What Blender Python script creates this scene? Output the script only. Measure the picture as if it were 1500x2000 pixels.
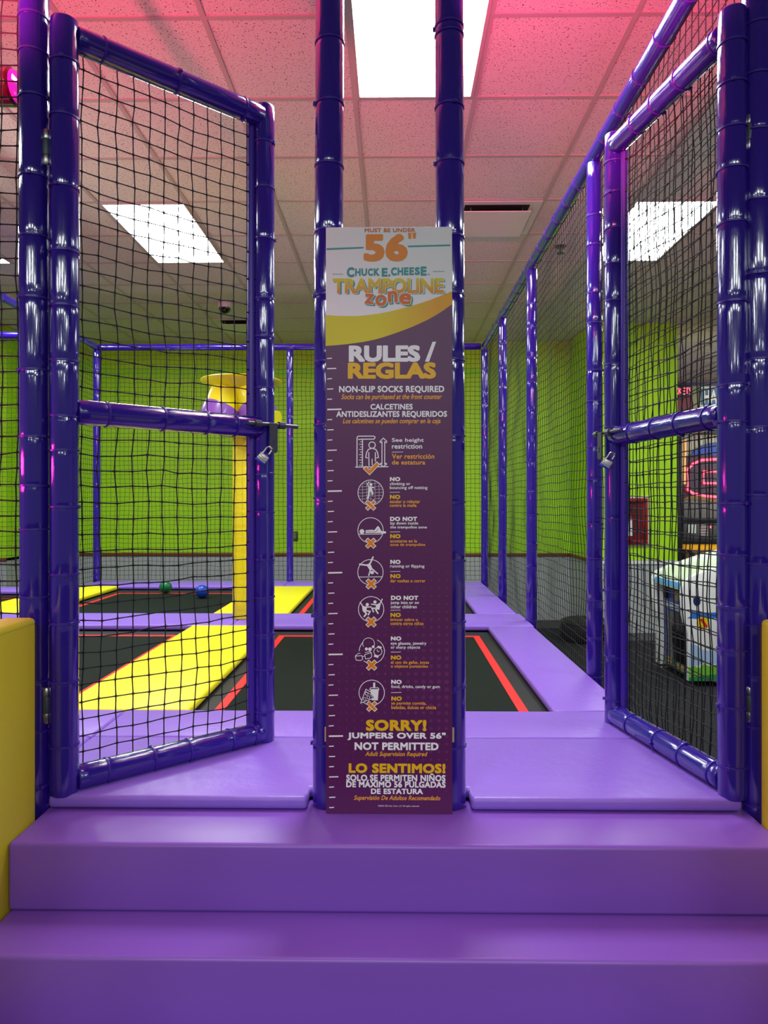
import bpy, bmesh, math, random
from mathutils import Vector, Matrix, noise

for o in list(bpy.data.objects):
    bpy.data.objects.remove(o, do_unlink=True)
SC = bpy.context.scene
COL = SC.collection
R = math.radians
F = 1390.0                     # focal length in pixels of the 1500x2000 frame
CZ = 1.475                     # camera height above the carpet

# ------------------------------------------------------------------ camera
cam = bpy.data.cameras.new('camera')
cam.sensor_width = 36.0
cam.lens = F / 2000 * 36.0
cam.shift_y = -15.0 / 2000
cam.clip_start = 0.05
camo = bpy.data.objects.new('camera', cam)
camo.location = (0, 0, CZ)
camo.rotation_euler = (R(90), 0, math.atan(18 / F))
COL.objects.link(camo)
SC.camera = camo

# ------------------------------------------------------------------ world, exposure
w = bpy.data.worlds.new('world'); SC.world = w
w.use_nodes = True
w.node_tree.nodes['Background'].inputs[0].default_value = (0.80, 0.82, 1.0, 1)
w.node_tree.nodes['Background'].inputs[1].default_value = 0.19
SC.view_settings.view_transform = 'Standard'
SC.view_settings.look = 'None'
SC.view_settings.gamma = 1.0
SC.view_settings.use_curve_mapping = False
SC.view_settings.exposure = 0.0
PANEL_GLOW = 32.0


def lamp(name, kind, loc, target, color, energy, size=0.1, spot=60, blend=0.6):
    d = bpy.data.lights.new(name, kind)
    d.color = color; d.energy = energy
    if kind == 'SPOT':
        d.spot_size = R(spot); d.spot_blend = blend; d.shadow_soft_size = size
    elif kind == 'AREA':
        d.size = size
    else:
        d.shadow_soft_size = size
    o = bpy.data.objects.new(name, d)
    o.location = loc
    o.rotation_euler = (Vector(target) - Vector(loc)).to_track_quat('-Z', 'Y').to_euler()
    COL.objects.link(o)
    return o


# coloured party spots of the arcade hall, hung in front of the enclosure and turned to the ceiling and left post
lamp('party_spot_light_a', 'SPOT', (-1.25, 1.35, 2.62), (-1.25, 2.60, 3.54), (1.0, 0.06, 0.16), 300, 0.03, 110, 1.0)
lamp('party_spot_light_b', 'SPOT', (0.30, 1.45, 2.64), (0.95, 3.10, 3.54), (1.0, 0.07, 0.20), 300, 0.03, 84, 1.0)
lamp('party_spot_light_c', 'SPOT', (-1.55, 1.68, 1.6), (-0.96, 1.83, 1.60), (1.0, 0.02, 0.42), 22, 0.05, 110, 0.9)
lamp('step_fill_light', 'SPOT', (-0.3, 0.9, 3.4), (0.0, 1.50, 0.6), (1.0, 0.65, 1.0), 45, 0.1, 46, 0.9)  # added unseen overhead fill, lifts the step treads with a pinkish tint
lamp('far_wall_fill_light', 'SPOT', (6.0, 7.2, 2.0), (4.4, 11.0, 3.0), (1.0, 0.88, 0.80), 200, 0.1, 100, 1.0)  # added unseen fill spot, brightens the dim far wall and the ceiling there
# added fill spots, unseen to left and right, that brighten the ceiling tiles
lamp('ceiling_fill_light_a', 'SPOT', (-3.6, 3.4, 2.3), (-0.8, 4.6, 3.54), (1.0, 0.93, 0.86), 105, 0.1, 72, 1.0)
lamp('ceiling_fill_light_b', 'SPOT', (3.6, 2.0, 2.2), (2.2, 5.0, 3.54), (1.0, 0.93, 0.86), 100, 0.1, 80, 1.0)


# ------------------------------------------------------------------ materials
def lin(c):
    c = c / 255.0
    return c / 12.92 if c <= 0.04045 else ((c + 0.055) / 1.055) ** 2.4


def rgb(r, g, b):
    return (lin(r), lin(g), lin(b), 1)


MC = {}


def mat(name, col, rough=0.5, metal=0.0, coat=0.0, emit=0.0, ecol=None, spec=0.5):
    if name in MC: return MC[name]
    m = bpy.data.materials.new(name); m.use_nodes = True
    b = m.node_tree.nodes['Principled BSDF']
    b.inputs['Base Color'].default_value = col
    b.inputs['Roughness'].default_value = rough
    b.inputs['Metallic'].default_value = metal
    b.inputs['Coat Weight'].default_value = coat
    b.inputs['Coat Roughness'].default_value = 0.05
    b.inputs['Specular IOR Level'].default_value = spec
    if emit:
        b.inputs['Emission Color'].default_value = ecol or col
        b.inputs['Emission Strength'].default_value = emit
    MC[name] = m
    return m


def bump(m, scale, strength, dist=0.01, coord='Object', stretch=(1, 1, 1), detail=2.0, extra=None):
    nt = m.node_tree; N = nt.nodes; L = nt.links
    tc = N.new('ShaderNodeTexCoord'); mp = N.new('ShaderNodeMapping')
    mp.inputs['Scale'].default_value = stretch
    nz = N.new('ShaderNodeTexNoise'); nz.inputs['Scale'].default_value = scale; nz.inputs['Detail'].default_value = detail
    bp = N.new('ShaderNodeBump'); bp.inputs['Strength'].default_value = strength; bp.inputs['Distance'].default_value = dist
    L.new(tc.outputs[coord], mp.inputs[0]); L.new(mp.outputs[0], nz.inputs['Vector'])
    L.new(nz.outputs['Fac'], bp.inputs['Height'])
    if extra:
        n2 = N.new('ShaderNodeTexNoise'); n2.inputs['Scale'].default_value = extra[0]; n2.inputs['Detail'].default_value = 3
        b2 = N.new('ShaderNodeBump'); b2.inputs['Strength'].default_value = extra[1]; b2.inputs['Distance'].default_value = dist
        L.new(tc.outputs[coord], n2.inputs['Vector']); L.new(n2.outputs['Fac'], b2.inputs['Height'])
        L.new(bp.outputs[0], b2.inputs['Normal']); bp = b2
    L.new(bp.outputs[0], N['Principled BSDF'].inputs['Normal'])
    return m


def mottle(m, c1, c2, scale, lo=0.4, hi=0.6, stretch=(1, 1, 1), kind='noise', coord='Object'):
    nt = m.node_tree; N = nt.nodes; L = nt.links
    tc = N.new('ShaderNodeTexCoord'); mp = N.new('ShaderNodeMapping'); mp.inputs['Scale'].default_value = stretch
    nz = N.new('ShaderNodeTexNoise'); nz.inputs['Scale'].default_value = scale; nz.inputs['Detail'].default_value = 4
    rp = N.new('ShaderNodeValToRGB')
    rp.color_ramp.elements[0].position = lo; rp.color_ramp.elements[1].position = hi
    rp.color_ramp.elements[0].color = c1; rp.color_ramp.elements[1].color = c2
    L.new(tc.outputs[coord], mp.inputs[0]); L.new(mp.outputs[0], nz.inputs['Vector'])
    L.new(nz.outputs['Fac'], rp.inputs[0]); L.new(rp.outputs[0], N['Principled BSDF'].inputs['Base Color'])
    return m


SLEEVE = bump(mat('purple_vinyl_sleeve', (0.025, 0.007, 0.27, 1), 0.10, coat=1.0), 1.0, 0.32, 0.003, 'UV', (30, 6, 1), 3.5)
TIE = mat('purple_nylon_tie', (0.045, 0.014, 0.30, 1), 0.35)
LAV = bump(mat('lavender_vinyl', (0.25, 0.125, 0.62, 1), 0.42), 5.0, 0.22, 0.02, extra=(26, 0.10))
STEPM = bump(mat('purple_step_vinyl', (0.215, 0.082, 0.495, 1), 0.36), 3.0, 0.16, 0.02, extra=(900, 0.03))
YEL = bump(mat('yellow_vinyl', (0.86, 0.80, 0.012, 1), 0.45), 6.0, 0.18, 0.02)
YELB = bump(mat('yellow_panel_vinyl', (0.63, 0.54, 0.006, 1), 0.48), 3.5, 0.18, 0.02, extra=(500, 0.04))
BED = mat('dark_green_trampoline_weave', rgb(24, 32, 27), 0.85, spec=0.12)
BLACK = mat('black_gap', rgb(10, 10, 11), 0.8)
RED = bump(mat('red_webbing', rgb(215, 28, 30), 0.6), 60, 0.25, 0.005)
NETM = mat('black_netting_cord', rgb(14, 14, 18), 0.75)
GREEN = mat('lime_green_paint', (0.43, 0.82, 0.002, 1), 0.55)
WAIN = mat('grey_wainscot_paint', rgb(176, 182, 180), 0.6)
BROWN = mat('brown_chair_rail', rgb(120, 62, 30), 0.5)
WHITEP = mat('white_paint', rgb(225, 225, 225), 0.5)
GREYW = mat('grey_brown_wall', rgb(150, 135, 130), 0.7)
TILE = mat('ceiling_tile', rgb(196, 190, 184), 0.9, spec=0.2)
GRID = mat('ceiling_grid_white', rgb(190, 182, 178), 0.5)
CARPET = mottle(mat('dark_carpet', rgb(38, 38, 40), 0.95, spec=0.1), rgb(26, 26, 28), rgb(52, 52, 55), 90)
CARPET2 = mottle(mat('grey_carpet_border', rgb(80, 80, 84), 0.95, spec=0.1), rgb(66, 66, 70), rgb(92, 92, 96), 90)
STEEL = mat('brushed_steel', rgb(190, 185, 180), 0.3, 1.0)
DKSTEEL = mat('dark_grey_steel', rgb(78, 84, 92), 0.45, 0.5)
RODM = mat('grey_steel_rod', rgb(105, 105, 112), 0.35, 0.8)
BLKMETAL = mat('black_metal', rgb(24, 26, 28), 0.45)
BLUEP = mat('blue_plastic', rgb(15, 60, 200), 0.35)
WHITEPL = mat('white_plastic', rgb(228, 230, 226), 0.4)
GLOW = mat('light_diffuser', rgb(250, 252, 255), 0.5, emit=PANEL_GLOW, ecol=(0.93, 1.0, 0.98, 1))


def tile_nodes():
    nt = TILE.node_tree; N = nt.nodes; L = nt.links
    tc = N.new('ShaderNodeTexCoord')
    n1 = N.new('ShaderNodeTexNoise'); n1.inputs['Scale'].default_value = 120; n1.inputs['Detail'].default_value = 2.5; n1.inputs['Roughness'].default_value = 0.65
    r1 = N.new('ShaderNodeValToRGB'); r1.color_ramp.elements[0].position = 0.35; r1.color_ramp.elements[1].position = 0.405
    r1.color_ramp.elements[0].color = rgb(84, 80, 78); r1.color_ramp.elements[1].color = rgb(228, 222, 214)
    L.new(tc.outputs['Object'], n1.inputs['Vector']); L.new(n1.outputs['Fac'], r1.inputs[0])
    L.new(r1.outputs[0], N['Principled BSDF'].inputs['Base Color'])


tile_nodes()


# ------------------------------------------------------------------ mesh helpers
def nz3(x, y, z):
    return noise.noise(Vector((x, y, z)))


class MB:
    def __init__(s):
        s.v = []; s.f = []; s.mi = []; s.uv = None

    def add(s, vs, fs, mi=0):
        n = len(s.v)
        s.v += [tuple(p) for p in vs]
        for f in fs:
            s.f.append(tuple(i + n for i in f)); s.mi.append(mi)
        return s

    def from_bm(s, bm, mi=0):
        bm.verts.ensure_lookup_table(); bm.verts.index_update()
        s.add([v.co[:] for v in bm.verts], [[v.index for v in f.verts] for f in bm.faces], mi)
        bm.free(); return s

    def box(s, x0, x1, y0, y1, z0, z1, bev=0.0, seg=2, mi=0, M=None):
        bm = bmesh.new()
        vs = [bm.verts.new((x, y, z)) for z in (z0, z1) for y in (y0, y1) for x in (x0, x1)]
        for q in ((0, 2, 3, 1), (4, 5, 7, 6), (0, 1, 5, 4), (1, 3, 7, 5), (3, 2, 6, 7), (2, 0, 4, 6)):
            bm.faces.new([vs[i] for i in q])
        if bev > 0:
            bmesh.ops.bevel(bm, geom=bm.edges[:], offset=bev, segments=seg, affect='EDGES', profile=0.5)
        if M is not None: bm.transform(M)
        return s.from_bm(bm, mi)

    def prism(s, pts, lo, hi, axis='z', bev=0.0, seg=2, mi=0, M=None):
        """extrude a 2D outline between lo and hi along an axis; pts are (x,y) for z, (x,z) for y, (y,z) for x"""
        def P(a, b, c):
            return {'z': (a, b, c), 'y': (a, c, b), 'x': (c, a, b)}[axis]
        bm = bmesh.new()
        lo_v = [bm.verts.new(P(a, b, lo)) for a, b in pts]
        hi_v = [bm.verts.new(P(a, b, hi)) for a, b in pts]
        n = len(pts)
        bm.faces.new(lo_v[::-1]); bm.faces.new(hi_v)
        for i in range(n):
            bm.faces.new((lo_v[i], lo_v[(i + 1) % n], hi_v[(i + 1) % n], hi_v[i]))
        bmesh.ops.recalc_face_normals(bm, faces=bm.faces[:])
        if bev > 0:
            bmesh.ops.bevel(bm, geom=bm.edges[:], offset=bev, segments=seg, affect='EDGES', profile=0.5)
        if M is not None: bm.transform(M)
        return s.from_bm(bm, mi)

    def tube(s, path, r, n=12, cap=True, mi=0):
        path = [Vector(p) for p in path]
        rs = r if isinstance(r, (list, tuple)) else [r] * len(path)
        vs = []; fs = []
        up = None
        for i, p in enumerate(path):
            a = path[max(0, i - 1)]; b = path[min(len(path) - 1, i + 1)]
            t = (b - a).normalized()
            if up is None:
                up = Vector((0, 0, 1)) if abs(t.z) < 0.9 else Vector((0, 1, 0))
            u = t.cross(up).normalized(); vv = u.cross(t).normalized()
            for k in range(n):
                ang = 2 * math.pi * k / n
                vs.append(p + u * (math.cos(ang) * rs[i]) + vv * (math.sin(ang) * rs[i]))
        for i in range(len(path) - 1):
            for k in range(n):
                k2 = (k + 1) % n
                fs.append((i * n + k, i * n + k2, (i + 1) * n + k2, (i + 1) * n + k))
        if cap:
            fs.append(tuple(range(n))[::-1]); fs.append(tuple((len(path) - 1) * n + k for k in range(n)))
        return s.add(vs, fs, mi)

    def lathe(s, prof, c, n=24, mi=0, axis='z'):
        vs = []; fs = []
        for r, z in prof:
            for k in range(n):
                a = 2 * math.pi * k / n
                q = (r * math.cos(a), r * math.sin(a), z)
                if axis == 'y': q = (q[0], z, q[1])
                if axis == 'x': q = (z, q[0], q[1])
                vs.append((c[0] + q[0], c[1] + q[1], c[2] + q[2]))
        for i in range(len(prof) - 1):
            for k in range(n):
                k2 = (k + 1) % n
                fs.append((i * n + k, i * n + k2, (i + 1) * n + k2, (i + 1) * n + k))
        fs.append(tuple(range(n))[::-1]); fs.append(tuple((len(prof) - 1) * n + k for k in range(n)))
        return s.add(vs, fs, mi)

    def sphere(s, c, r, n=24, mi=0, sc=(1, 1, 1)):
        bm = bmesh.new(); bmesh.ops.create_uvsphere(bm, u_segments=n, v_segments=n // 2, radius=r)
        bm.transform(Matrix.Translation(c) @ Matrix.Diagonal((*sc, 1)))
        return s.from_bm(bm, mi)

    def build(s, name, mats, parent=None, origin=None, angle=35):
        me = bpy.data.meshes.new(name)
        off = Vector((0, 0, 0))
        if parent is not None:
            p = parent
            while p is not None:
                off += p.location; p = p.parent
        if origin is not None: off = off + Vector(origin)
        me.from_pydata([(a - off.x, b - off.y, c - off.z) for a, b, c in s.v], [], s.f)
        if not isinstance(mats, (list, tuple)): mats = [mats]
        for m in mats: me.materials.append(m)
        if len(mats) > 1: me.polygons.foreach_set('material_index', s.mi)
        if s.uv is not None:
            ul = me.uv_layers.new(name='UVMap')
            for lo in me.loops:
                ul.data[lo.index].uv = s.uv[lo.vertex_index]
        me.polygons.foreach_set('use_smooth', [True] * len(me.polygons))
        me.set_sharp_from_angle(angle=R(angle))
        me.update()
        o = bpy.data.objects.new(name, me)
        if origin is not None: o.location = origin
        if parent is not None: o.parent = parent
        COL.objects.link(o)
        return o


def tag(o, label, cat, group=None):
    o['label'] = label; o['category'] = cat
    if group: o['group'] = group
    return o


def thing(name, label, cat, loc=(0, 0, 0), group=None):
    o = bpy.data.objects.new(name, None)
    o.empty_display_size = 0.05
    o.location = loc; COL.objects.link(o)
    return tag(o, label, cat, group)


def struct(o):
    o['kind'] = 'structure'; return o


# ------------------------------------------------------------------ padded tubes
def tie_ring(p, t, r, parent, seed=0):
    t = Vector(t).normalized()
    up = Vector((0, 0, 1)) if abs(t.z) < 0.9 else Vector((0, -1, 0))
    u = t.cross(up).normalized(); v = u.cross(t).normalized()
    m = MB(); n = 28; vs = []; fs = []
    rnd = random.Random(seed)
    tilt = rnd.uniform(-0.05, 0.05)
    for k in range(n):
        a = 2 * math.pi * k / n
        d = u * math.cos(a) + v * math.sin(a)
        for rr, h in ((r - 0.001, -0.0028), (r + 0.0022, -0.0024), (r + 0.0022, 0.0024), (r - 0.001, 0.0028)):
            vs.append(Vector(p) + d * rr + t * (h + tilt * r * math.cos(a)))
    for k in range(n):
        for j in range(4):
            j2 = (j + 1) % 4; k2 = (k + 1) % n
            fs.append((k * 4 + j, k2 * 4 + j, k2 * 4 + j2, k * 4 + j2))
    m.add(vs, fs)
    a = rnd.uniform(0, 6.28)
    d = u * math.cos(a) + v * math.sin(a); e = t.cross(d)
    c = Vector(p) + d * (r + 0.003) + t * (tilt * r * math.cos(a))
    M = Matrix((e.to_4d(), d.to_4d(), t.to_4d(), (0, 0, 0, 1))).transposed()
    M[0][3], M[1][3], M[2][3], M[3][3] = c.x, c.y, c.z, 1.0
    for r_ in range(3): M[3][r_] = 0.0
    m.box(-0.005, 0.005, -0.003, 0.003, -0.0045, 0.0045, 0.0008, 1, M=M)
    return m.build('cable_tie', TIE, parent)


def sleeve(name, p0, p1, r, ties, parent, seed=0, amp=0.02, seg=28, fine=0.03, dome=True):
    """a foam-padded tube in a glossy vinyl sleeve: name is the part, its cable ties its children"""
    p0 = Vector(p0); p1 = Vector(p1); L = (p1 - p0).length; t = (p1 - p0) / L
    up = Vector((0, 0, 1)) if abs(t.z) < 0.9 else Vector((0, -1, 0))
    u = t.cross(up).normalized(); v = u.cross(t).normalized()
    ss = sorted(set([0.0, L] + [i * fine for i in range(1, int(L / fine))] + [min(L, max(0, q + dd)) for q in ties for dd in (-0.012, -0.006, 0, 0.006, 0.012)]))
    vs = []; fs = []; uv = []
    rings = []
    if dome:
        rings += [(0.0, r * 0.02), (0.0, r * 0.80), (0.0015, r * 0.93), (0.005, r * 0.985)]
    for s_ in ss:
        if dome and (s_ < 0.0055 or s_ > L - 0.0055): continue
        f = 1.0
        for q in ties:
            d = abs(s_ - q)
            if d < 0.03: f -= 0.035 * math.exp(-(d / 0.009) ** 2)
        rings.append((s_, r * f))
    if dome:
        rings += [(L - 0.005, r * 0.985), (L - 0.0015, r * 0.93), (L, r * 0.80), (L, r * 0.02)]
    for s_, rr in rings:
        for k in range(seg):
            a = 2 * math.pi * k / seg
            d = u * math.cos(a) + v * math.sin(a)
            nn = nz3(math.cos(a) * 1.2 + seed * 3.1, math.sin(a) * 1.2, s_ * 7) * amp + nz3(math.cos(a) * 3 + seed, math.sin(a) * 3, s_ * 2.2) * amp * 0.5
            vs.append(p0 + t * s_ + d * (rr * (1 + nn)))
            uv.append((abs(2.0 * k / seg - 1.0) * 1.0 + seed * 0.37, s_ + seed * 1.7))
    n = seg
    for i in range(len(rings) - 1):
        for k in range(n):
            k2 = (k + 1) % n
            fs.append((i * n + k, i * n + k2, (i + 1) * n + k2, (i + 1) * n + k))
    fs.append(tuple(range(n))[::-1]); fs.append(tuple((len(rings) - 1) * n + k for k in range(n)))
    m = MB(); m.add(vs, fs); m.uv = uv
    o = m.build(name, SLEEVE, parent, angle=50)
    for i, q in enumerate(ties):
        tie_ring(p0 + t * q, t, r * 0.985, o, seed * 31 + i)
    return o


def zy(y, D):
    return CZ + (985 - y) / F * D


def xz_net(P0, U, V, w_, h_, cell, r, seed, amp=0.004, knot=False, sag=0.0, sub=1):
    """square-mesh netting: cords through shared, slightly slack knots"""
    P0 = Vector(P0); U = Vector(U).normalized(); V = Vector(V).normalized(); Nn = U.cross(V)
    nu = max(1, round(w_ / cell)); nv = max(1, round(h_ / cell)); cu = w_ / nu; cv = h_ / nv

    def pt(i, j):
        a, b = i * cu, j * cv
        fade = min(1, i / 1.5, (nu - i) / 1.5, j / 1.5, (nv - j) / 1.5)
        fade = max(0.0, fade)
        q = Vector((a * 6 + seed, b * 6, seed * 2.3))
        du = (noise.noise(q) * amp * 2.2 + noise.noise(q * 4.1) * amp) * fade
        dv = (noise.noise(q + Vector((9, 3, 1))) * amp * 2.2 + noise.noise(q * 4.3 + Vector((5, 1, 7))) * amp) * fade
        dn = noise.noise(q * 0.5 + Vector((2, 8, 3))) * amp * 4 * fade
        return P0 + U * (a + du) + V * (b + dv - sag * math.sin(math.pi * i / nu) * fade) + Nn * dn
    G = [[pt(i, j) for j in range(nv + 1)] for i in range(nu + 1)]
    m = MB()

    def line(pts):
        if not knot:
            m.tube(pts, r, 4, False); return
        path = []; rs = []
        for k, p in enumerate(pts):
            if k > 0:
                q = pts[k - 1]; path += [q.lerp(p, 0.13), q.lerp(p, 0.5), q.lerp(p, 0.87)]; rs += [r, r * 0.92, r]
            path.append(p); rs.append(r * 1.45)
        m.tube(path, rs, 5, False)
    for i in range(nu + 1): line(G[i])
    for j in range(nv + 1): line([G[i][j] for i in range(nu + 1)])
    return m


# ================================================================== THE ROOM
CEIL = 3.543
m = MB(); m.box(-7.2, 9.2, -9.2, 12.2, -0.1, 0.0); struct(m.build('floor', CARPET))
m = MB(); m.box(-7.2, 9.2, -9.2, 12.2, CEIL, CEIL + 0.1); struct(m.build('ceiling', TILE))
GX0, GY0, GS = -0.195, 3.62, 0.61
m = MB()
k = -12
while GX0 + k * GS < 9.2:
    x = GX0 + k * GS
    if x > -7.1: m.box(x - 0.012, x + 0.012, -9.1, 12.1, CEIL - 0.006, CEIL + 0.002)
    k += 1
k = -21
while GY0 + k * GS < 12.1:
    y = GY0 + k * GS
    if y > -9.1: m.box(-7.1, 9.1, y - 0.012, y + 0.012, CEIL - 0.0055, CEIL + 0.002)
    k += 1
struct(m.build('trim_1', GRID))

BW = 9.07
RAILZ = 0.835


def wall(name, x0, x1, y0, y1, upper=GREEN, lower=WAIN):
    m = MB(); m.box(x0, x1, y0, y1, 0, RAILZ, mi=0); m.box(x0, x1, y0, y1, RAILZ, CEIL, mi=1)
    return struct(m.build(name, [lower, upper]))


wall('wall_back', -4.483, 2.245, BW, BW + 0.15)
wall('wall_back_left', -7.1, -4.483, 8.2, BW + 0.15)
wall('wall_back_right', 2.245, 3.245, 8.17, BW + 0.15)
m = MB(); m.box(3.245, 9.1, 11.9, 12.05, 0, CEIL); struct(m.build('wall_far', GREYW))
m = MB(); m.box(3.10, 3.245, BW + 0.15, 11.9, 0, CEIL); struct(m.build('wall_far_left', GREYW))
# chair rails
m = MB(); m.box(-4.483, 2.245, BW - 0.018, BW, RAILZ - 0.02, RAILZ + 0.02, 0.004); m.box(-4.503, -4.483, 8.18, BW, RAILZ - 0.02, RAILZ + 0.02, 0.004)
m.box(-7.1, -4.483, 8.182, 8.2, RAILZ - 0.02, RAILZ + 0.02, 0.004); m.box(2.227, 2.245, 8.17, BW, RAILZ - 0.02, RAILZ + 0.02, 0.004)
struct(m.build('trim_2', BROWN))
m = MB(); m.box(2.245, 3.26, 8.155, 8.17, RAILZ - 0.045, RAILZ - 0.01, 0.003); struct(m.build('trim_3', WHITEP))
m = MB(); m.box(-4.48, 2.24, 8.50, BW, 0.0, 0.004); m.box(2.0, 3.6, 7.72, 8.17, 0.0, 0.004); struct(m.build('trim_4', CARPET2))

# small painted outlet box on the back wall
m = MB(); m.box(-1.345, -1.215, BW - 0.02, BW, 1.01, 1.13, 0.004); root = m.build('wall_outlet', mat('dark_olive_plastic', rgb(70, 84, 30), 0.6), origin=(-1.28, BW, 1.0))
tag(root, 'small dark olive electrical outlet box on the lime green back wall', 'outlet')
m = MB(); m.box(-1.32, -1.24, BW - 0.024, BW - 0.0195, 1.03, 1.11, 0.002); m.build('cover_plate', mat('olive_green_plate', rgb(110, 140, 30), 0.6), root)


# ------------------------------------------------------------------ ceiling fixtures
def ceiling_light(x0, y0, label, group=None):
    x1, y1 = x0 + GS, y0 + 2 * GS
    t = thing('ceiling_light', label, 'ceiling light', ((x0 + x1) / 2, (y0 + y1) / 2, CEIL), group)
    m = MB(); z = CEIL - 0.008
    m.add([(x0 + 0.026, y0 + 0.026, z), (x1 - 0.026, y0 + 0.026, z), (x1 - 0.026, y1 - 0.026, z), (x0 + 0.026, y1 - 0.026, z)], [(3, 2, 1, 0)])
    m.build('diffuser', GLOW, t)
    m = MB()
    for a in ((x0 + 0.008, x0 + 0.027, y0 + 0.008, y1 - 0.008), (x1 - 0.027, x1 - 0.008, y0 + 0.008, y1 - 0.008),
              (x0 + 0.027, x1 - 0.027, y0 + 0.008, y0 + 0.027), (x0 + 0.027, x1 - 0.027, y1 - 0.027, y1 - 0.008)):
        m.box(a[0], a[1], a[2], a[3], CEIL - 0.012, CEIL, 0.002, 1)
    m.build('frame', GRID, t)


gx = lambda k: GX0 + k * GS
gy = lambda k: GY0 + k * GS
ceiling_light(gx(0), gy(-2), 'bright ceiling light panel above the two posts carrying the rules sign')
ceiling_light(gx(-3), gy(2), 'bright ceiling light panel seen through the net of the left gate')
ceiling_light(gx(3), gy(2), 'bright ceiling light panel seen through the net of the right gate')
for kx, ky in ((-6, -12), (-3, -12), (0, -12), (3, -12), (6, -12), (-6, -18), (0, -18), (6, -18), (-6, -3), (6, -3), (9, 3), (9, 8), (-6, 2)):
    ceiling_light(gx(kx), gy(ky), 'ceiling light panel outside the enclosure, out of sight above the hall', 'hall ceiling light panels outside the view')


def ceiling_vent(x0, y0, label):
    x1, y1 = x0 + GS, y0 + GS; xc, yc = (x0 + x1) / 2, (y0 + y1) / 2
    t = thing('ceiling_vent', label, 'air vent', (xc, yc, CEIL))
    m = MB()
    # sloped outer flange
    def ring(h0, z0, h1, z1):
        a = [(xc + sx * h0, yc + sy * h0, z0) for sx, sy in ((-1, -1), (1, -1), (1, 1), (-1, 1))]
        b = [(xc + sx * h1, yc + sy * h1, z1) for sx, sy in ((-1, -1), (1, -1), (1, 1), (-1, 1))]
        m.add(a + b, [(i, (i + 1) % 4, 4 + (i + 1) % 4, 4 + i) for i in range(4)])
    ring(0.298, CEIL - 0.002, 0.298, CEIL - 0.010); ring(0.298, CEIL - 0.010, 0.285, CEIL - 0.010); ring(0.285, CEIL - 0.010, 0.225, CEIL - 0.0015)
    m.build('flange', WHITEPL, t)
    m = MB(); m.box(xc - 0.225, xc + 0.225, yc - 0.225, yc + 0.225, CEIL - 0.002, CEIL - 0.001); m.build('duct_opening', BLACK, t)
    m = MB(); m.box(xc - 0.232, xc + 0.232, yc - 0.232, yc + 0.232, CEIL - 0.052, CEIL - 0.045, 0.002, 1)
    m.build('deflector_plate', WHITEPL, t)
    for sx in (-1, 1):
        for sy in (-1, 1):
            m = MB(); m.tube([(xc + sx * 0.18, yc + sy * 0.18, CEIL - 0.001), (xc + sx * 0.18, yc + sy * 0.18, CEIL - 0.046)], 0.004, 8); m.build('hanger_pin', STEEL, t)


ceiling_vent(gx(1), gy(2), 'square white ceiling air vent to the right of the rules sign')
ceiling_vent(gx(-3), gy(7), 'square white ceiling air vent near the back wall beside the camera dome')
t = thing('camera_dome', 'small black security camera dome on the ceiling behind the left gate', 'security camera', (-1.733, 7.30, CEIL))
m = MB(); m.lathe([(0.075, CEIL), (0.075, CEIL - 0.03), (0.066, CEIL - 0.05)], (-1.733, 7.30, 0), 24); m.build('base', WHITEPL, t)
m = MB(); m.lathe([(0.060, CEIL - 0.05), (0.057, CEIL - 0.07), (0.045, CEIL - 0.092), (0.022, CEIL - 0.106), (0.002, CEIL - 0.109)], (-1.733, 7.30, 0), 24)
m.build('dome', mat('smoked_dome', rgb(12, 12, 14), 0.08, coat=0.5), t)
t = thing('sprinkler_head', 'small dark sprinkler head on the ceiling beyond the right safety net', 'sprinkler', (1.34, 5.72, CEIL))
m = MB(); m.lathe([(0.045, CEIL), (0.045, CEIL - 0.006), (0.014, CEIL - 0.010), (0.012, CEIL - 0.05)], (1.34, 5.72, 0), 16); m.build('collar', DKSTEEL, t)
m = MB(); m.lathe([(0.012, CEIL - 0.05), (0.034, CEIL - 0.054), (0.034, CEIL - 0.058), (0.004, CEIL - 0.06)], (1.34, 5.72, 0), 12); m.build('deflector', DKSTEEL, t)

# ================================================================== STAIRS AND DECK
ST1 = 0.699
PADT = 0.733
t_lab = ['upper purple padded step directly below the rules sign', 'lower purple padded step at the bottom edge of the photo', 'third purple padded step down, hidden below the lower one']
for i, (yf, yb, z0, z1) in enumerate(((1.62, 1.875, 0.5415, 0.699), (1.46, 1.875, 0.384, 0.5415), (1.30, 1.875, 0.0, 0.384))):
    m = MB(); m.box(-0.885, 0.898, yf, yb, z0, z1, 0.010, 3)
    o = m.build('padded_step', STEPM, origin=(0, yf, z0)); tag(o, t_lab[i], 'step', 'purple padded entry steps')

for sx, x0, x1, lab in ((-1, -0.968, -0.8855, 'yellow padded side wall left of the purple steps'), (1, 0.8985, 0.985, 'yellow padded side wall right of the purple steps')):
    t = thing('padded_side_wall', lab, 'padding', ((x0 + x1) / 2, 1.3, 0))
    m = MB(); m.box(x0, x1, 0.85, 1.757, 0, 1.195, 0.012, 3); m.build('cover', YELB, t)
    xe = x1 - 0.001 if sx < 0 else x0 + 0.001
    m = MB(); m.tube([(xe, 0.87, 1.180), (xe, 1.747, 1.180), (xe, 1.755, 1.174), (xe, 1.755, 0.80)], 0.0012, 5); m.build('seam', mat('dark_stitching', rgb(70, 55, 10), 0.7), t)

# base frame under the beds
m = MB(); m.box(-2.852, 0.84, 1.89, 6.87, 0.0, 0.690); m.box(-4.6, -2.852, 1.89, 6.355, 0.0, 0.690); o = m.build('platform', BLACK, origin=(-1.9, 4.4, 0))
tag(o, 'black platform base carrying the trampolines and pads', 'platform')


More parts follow.
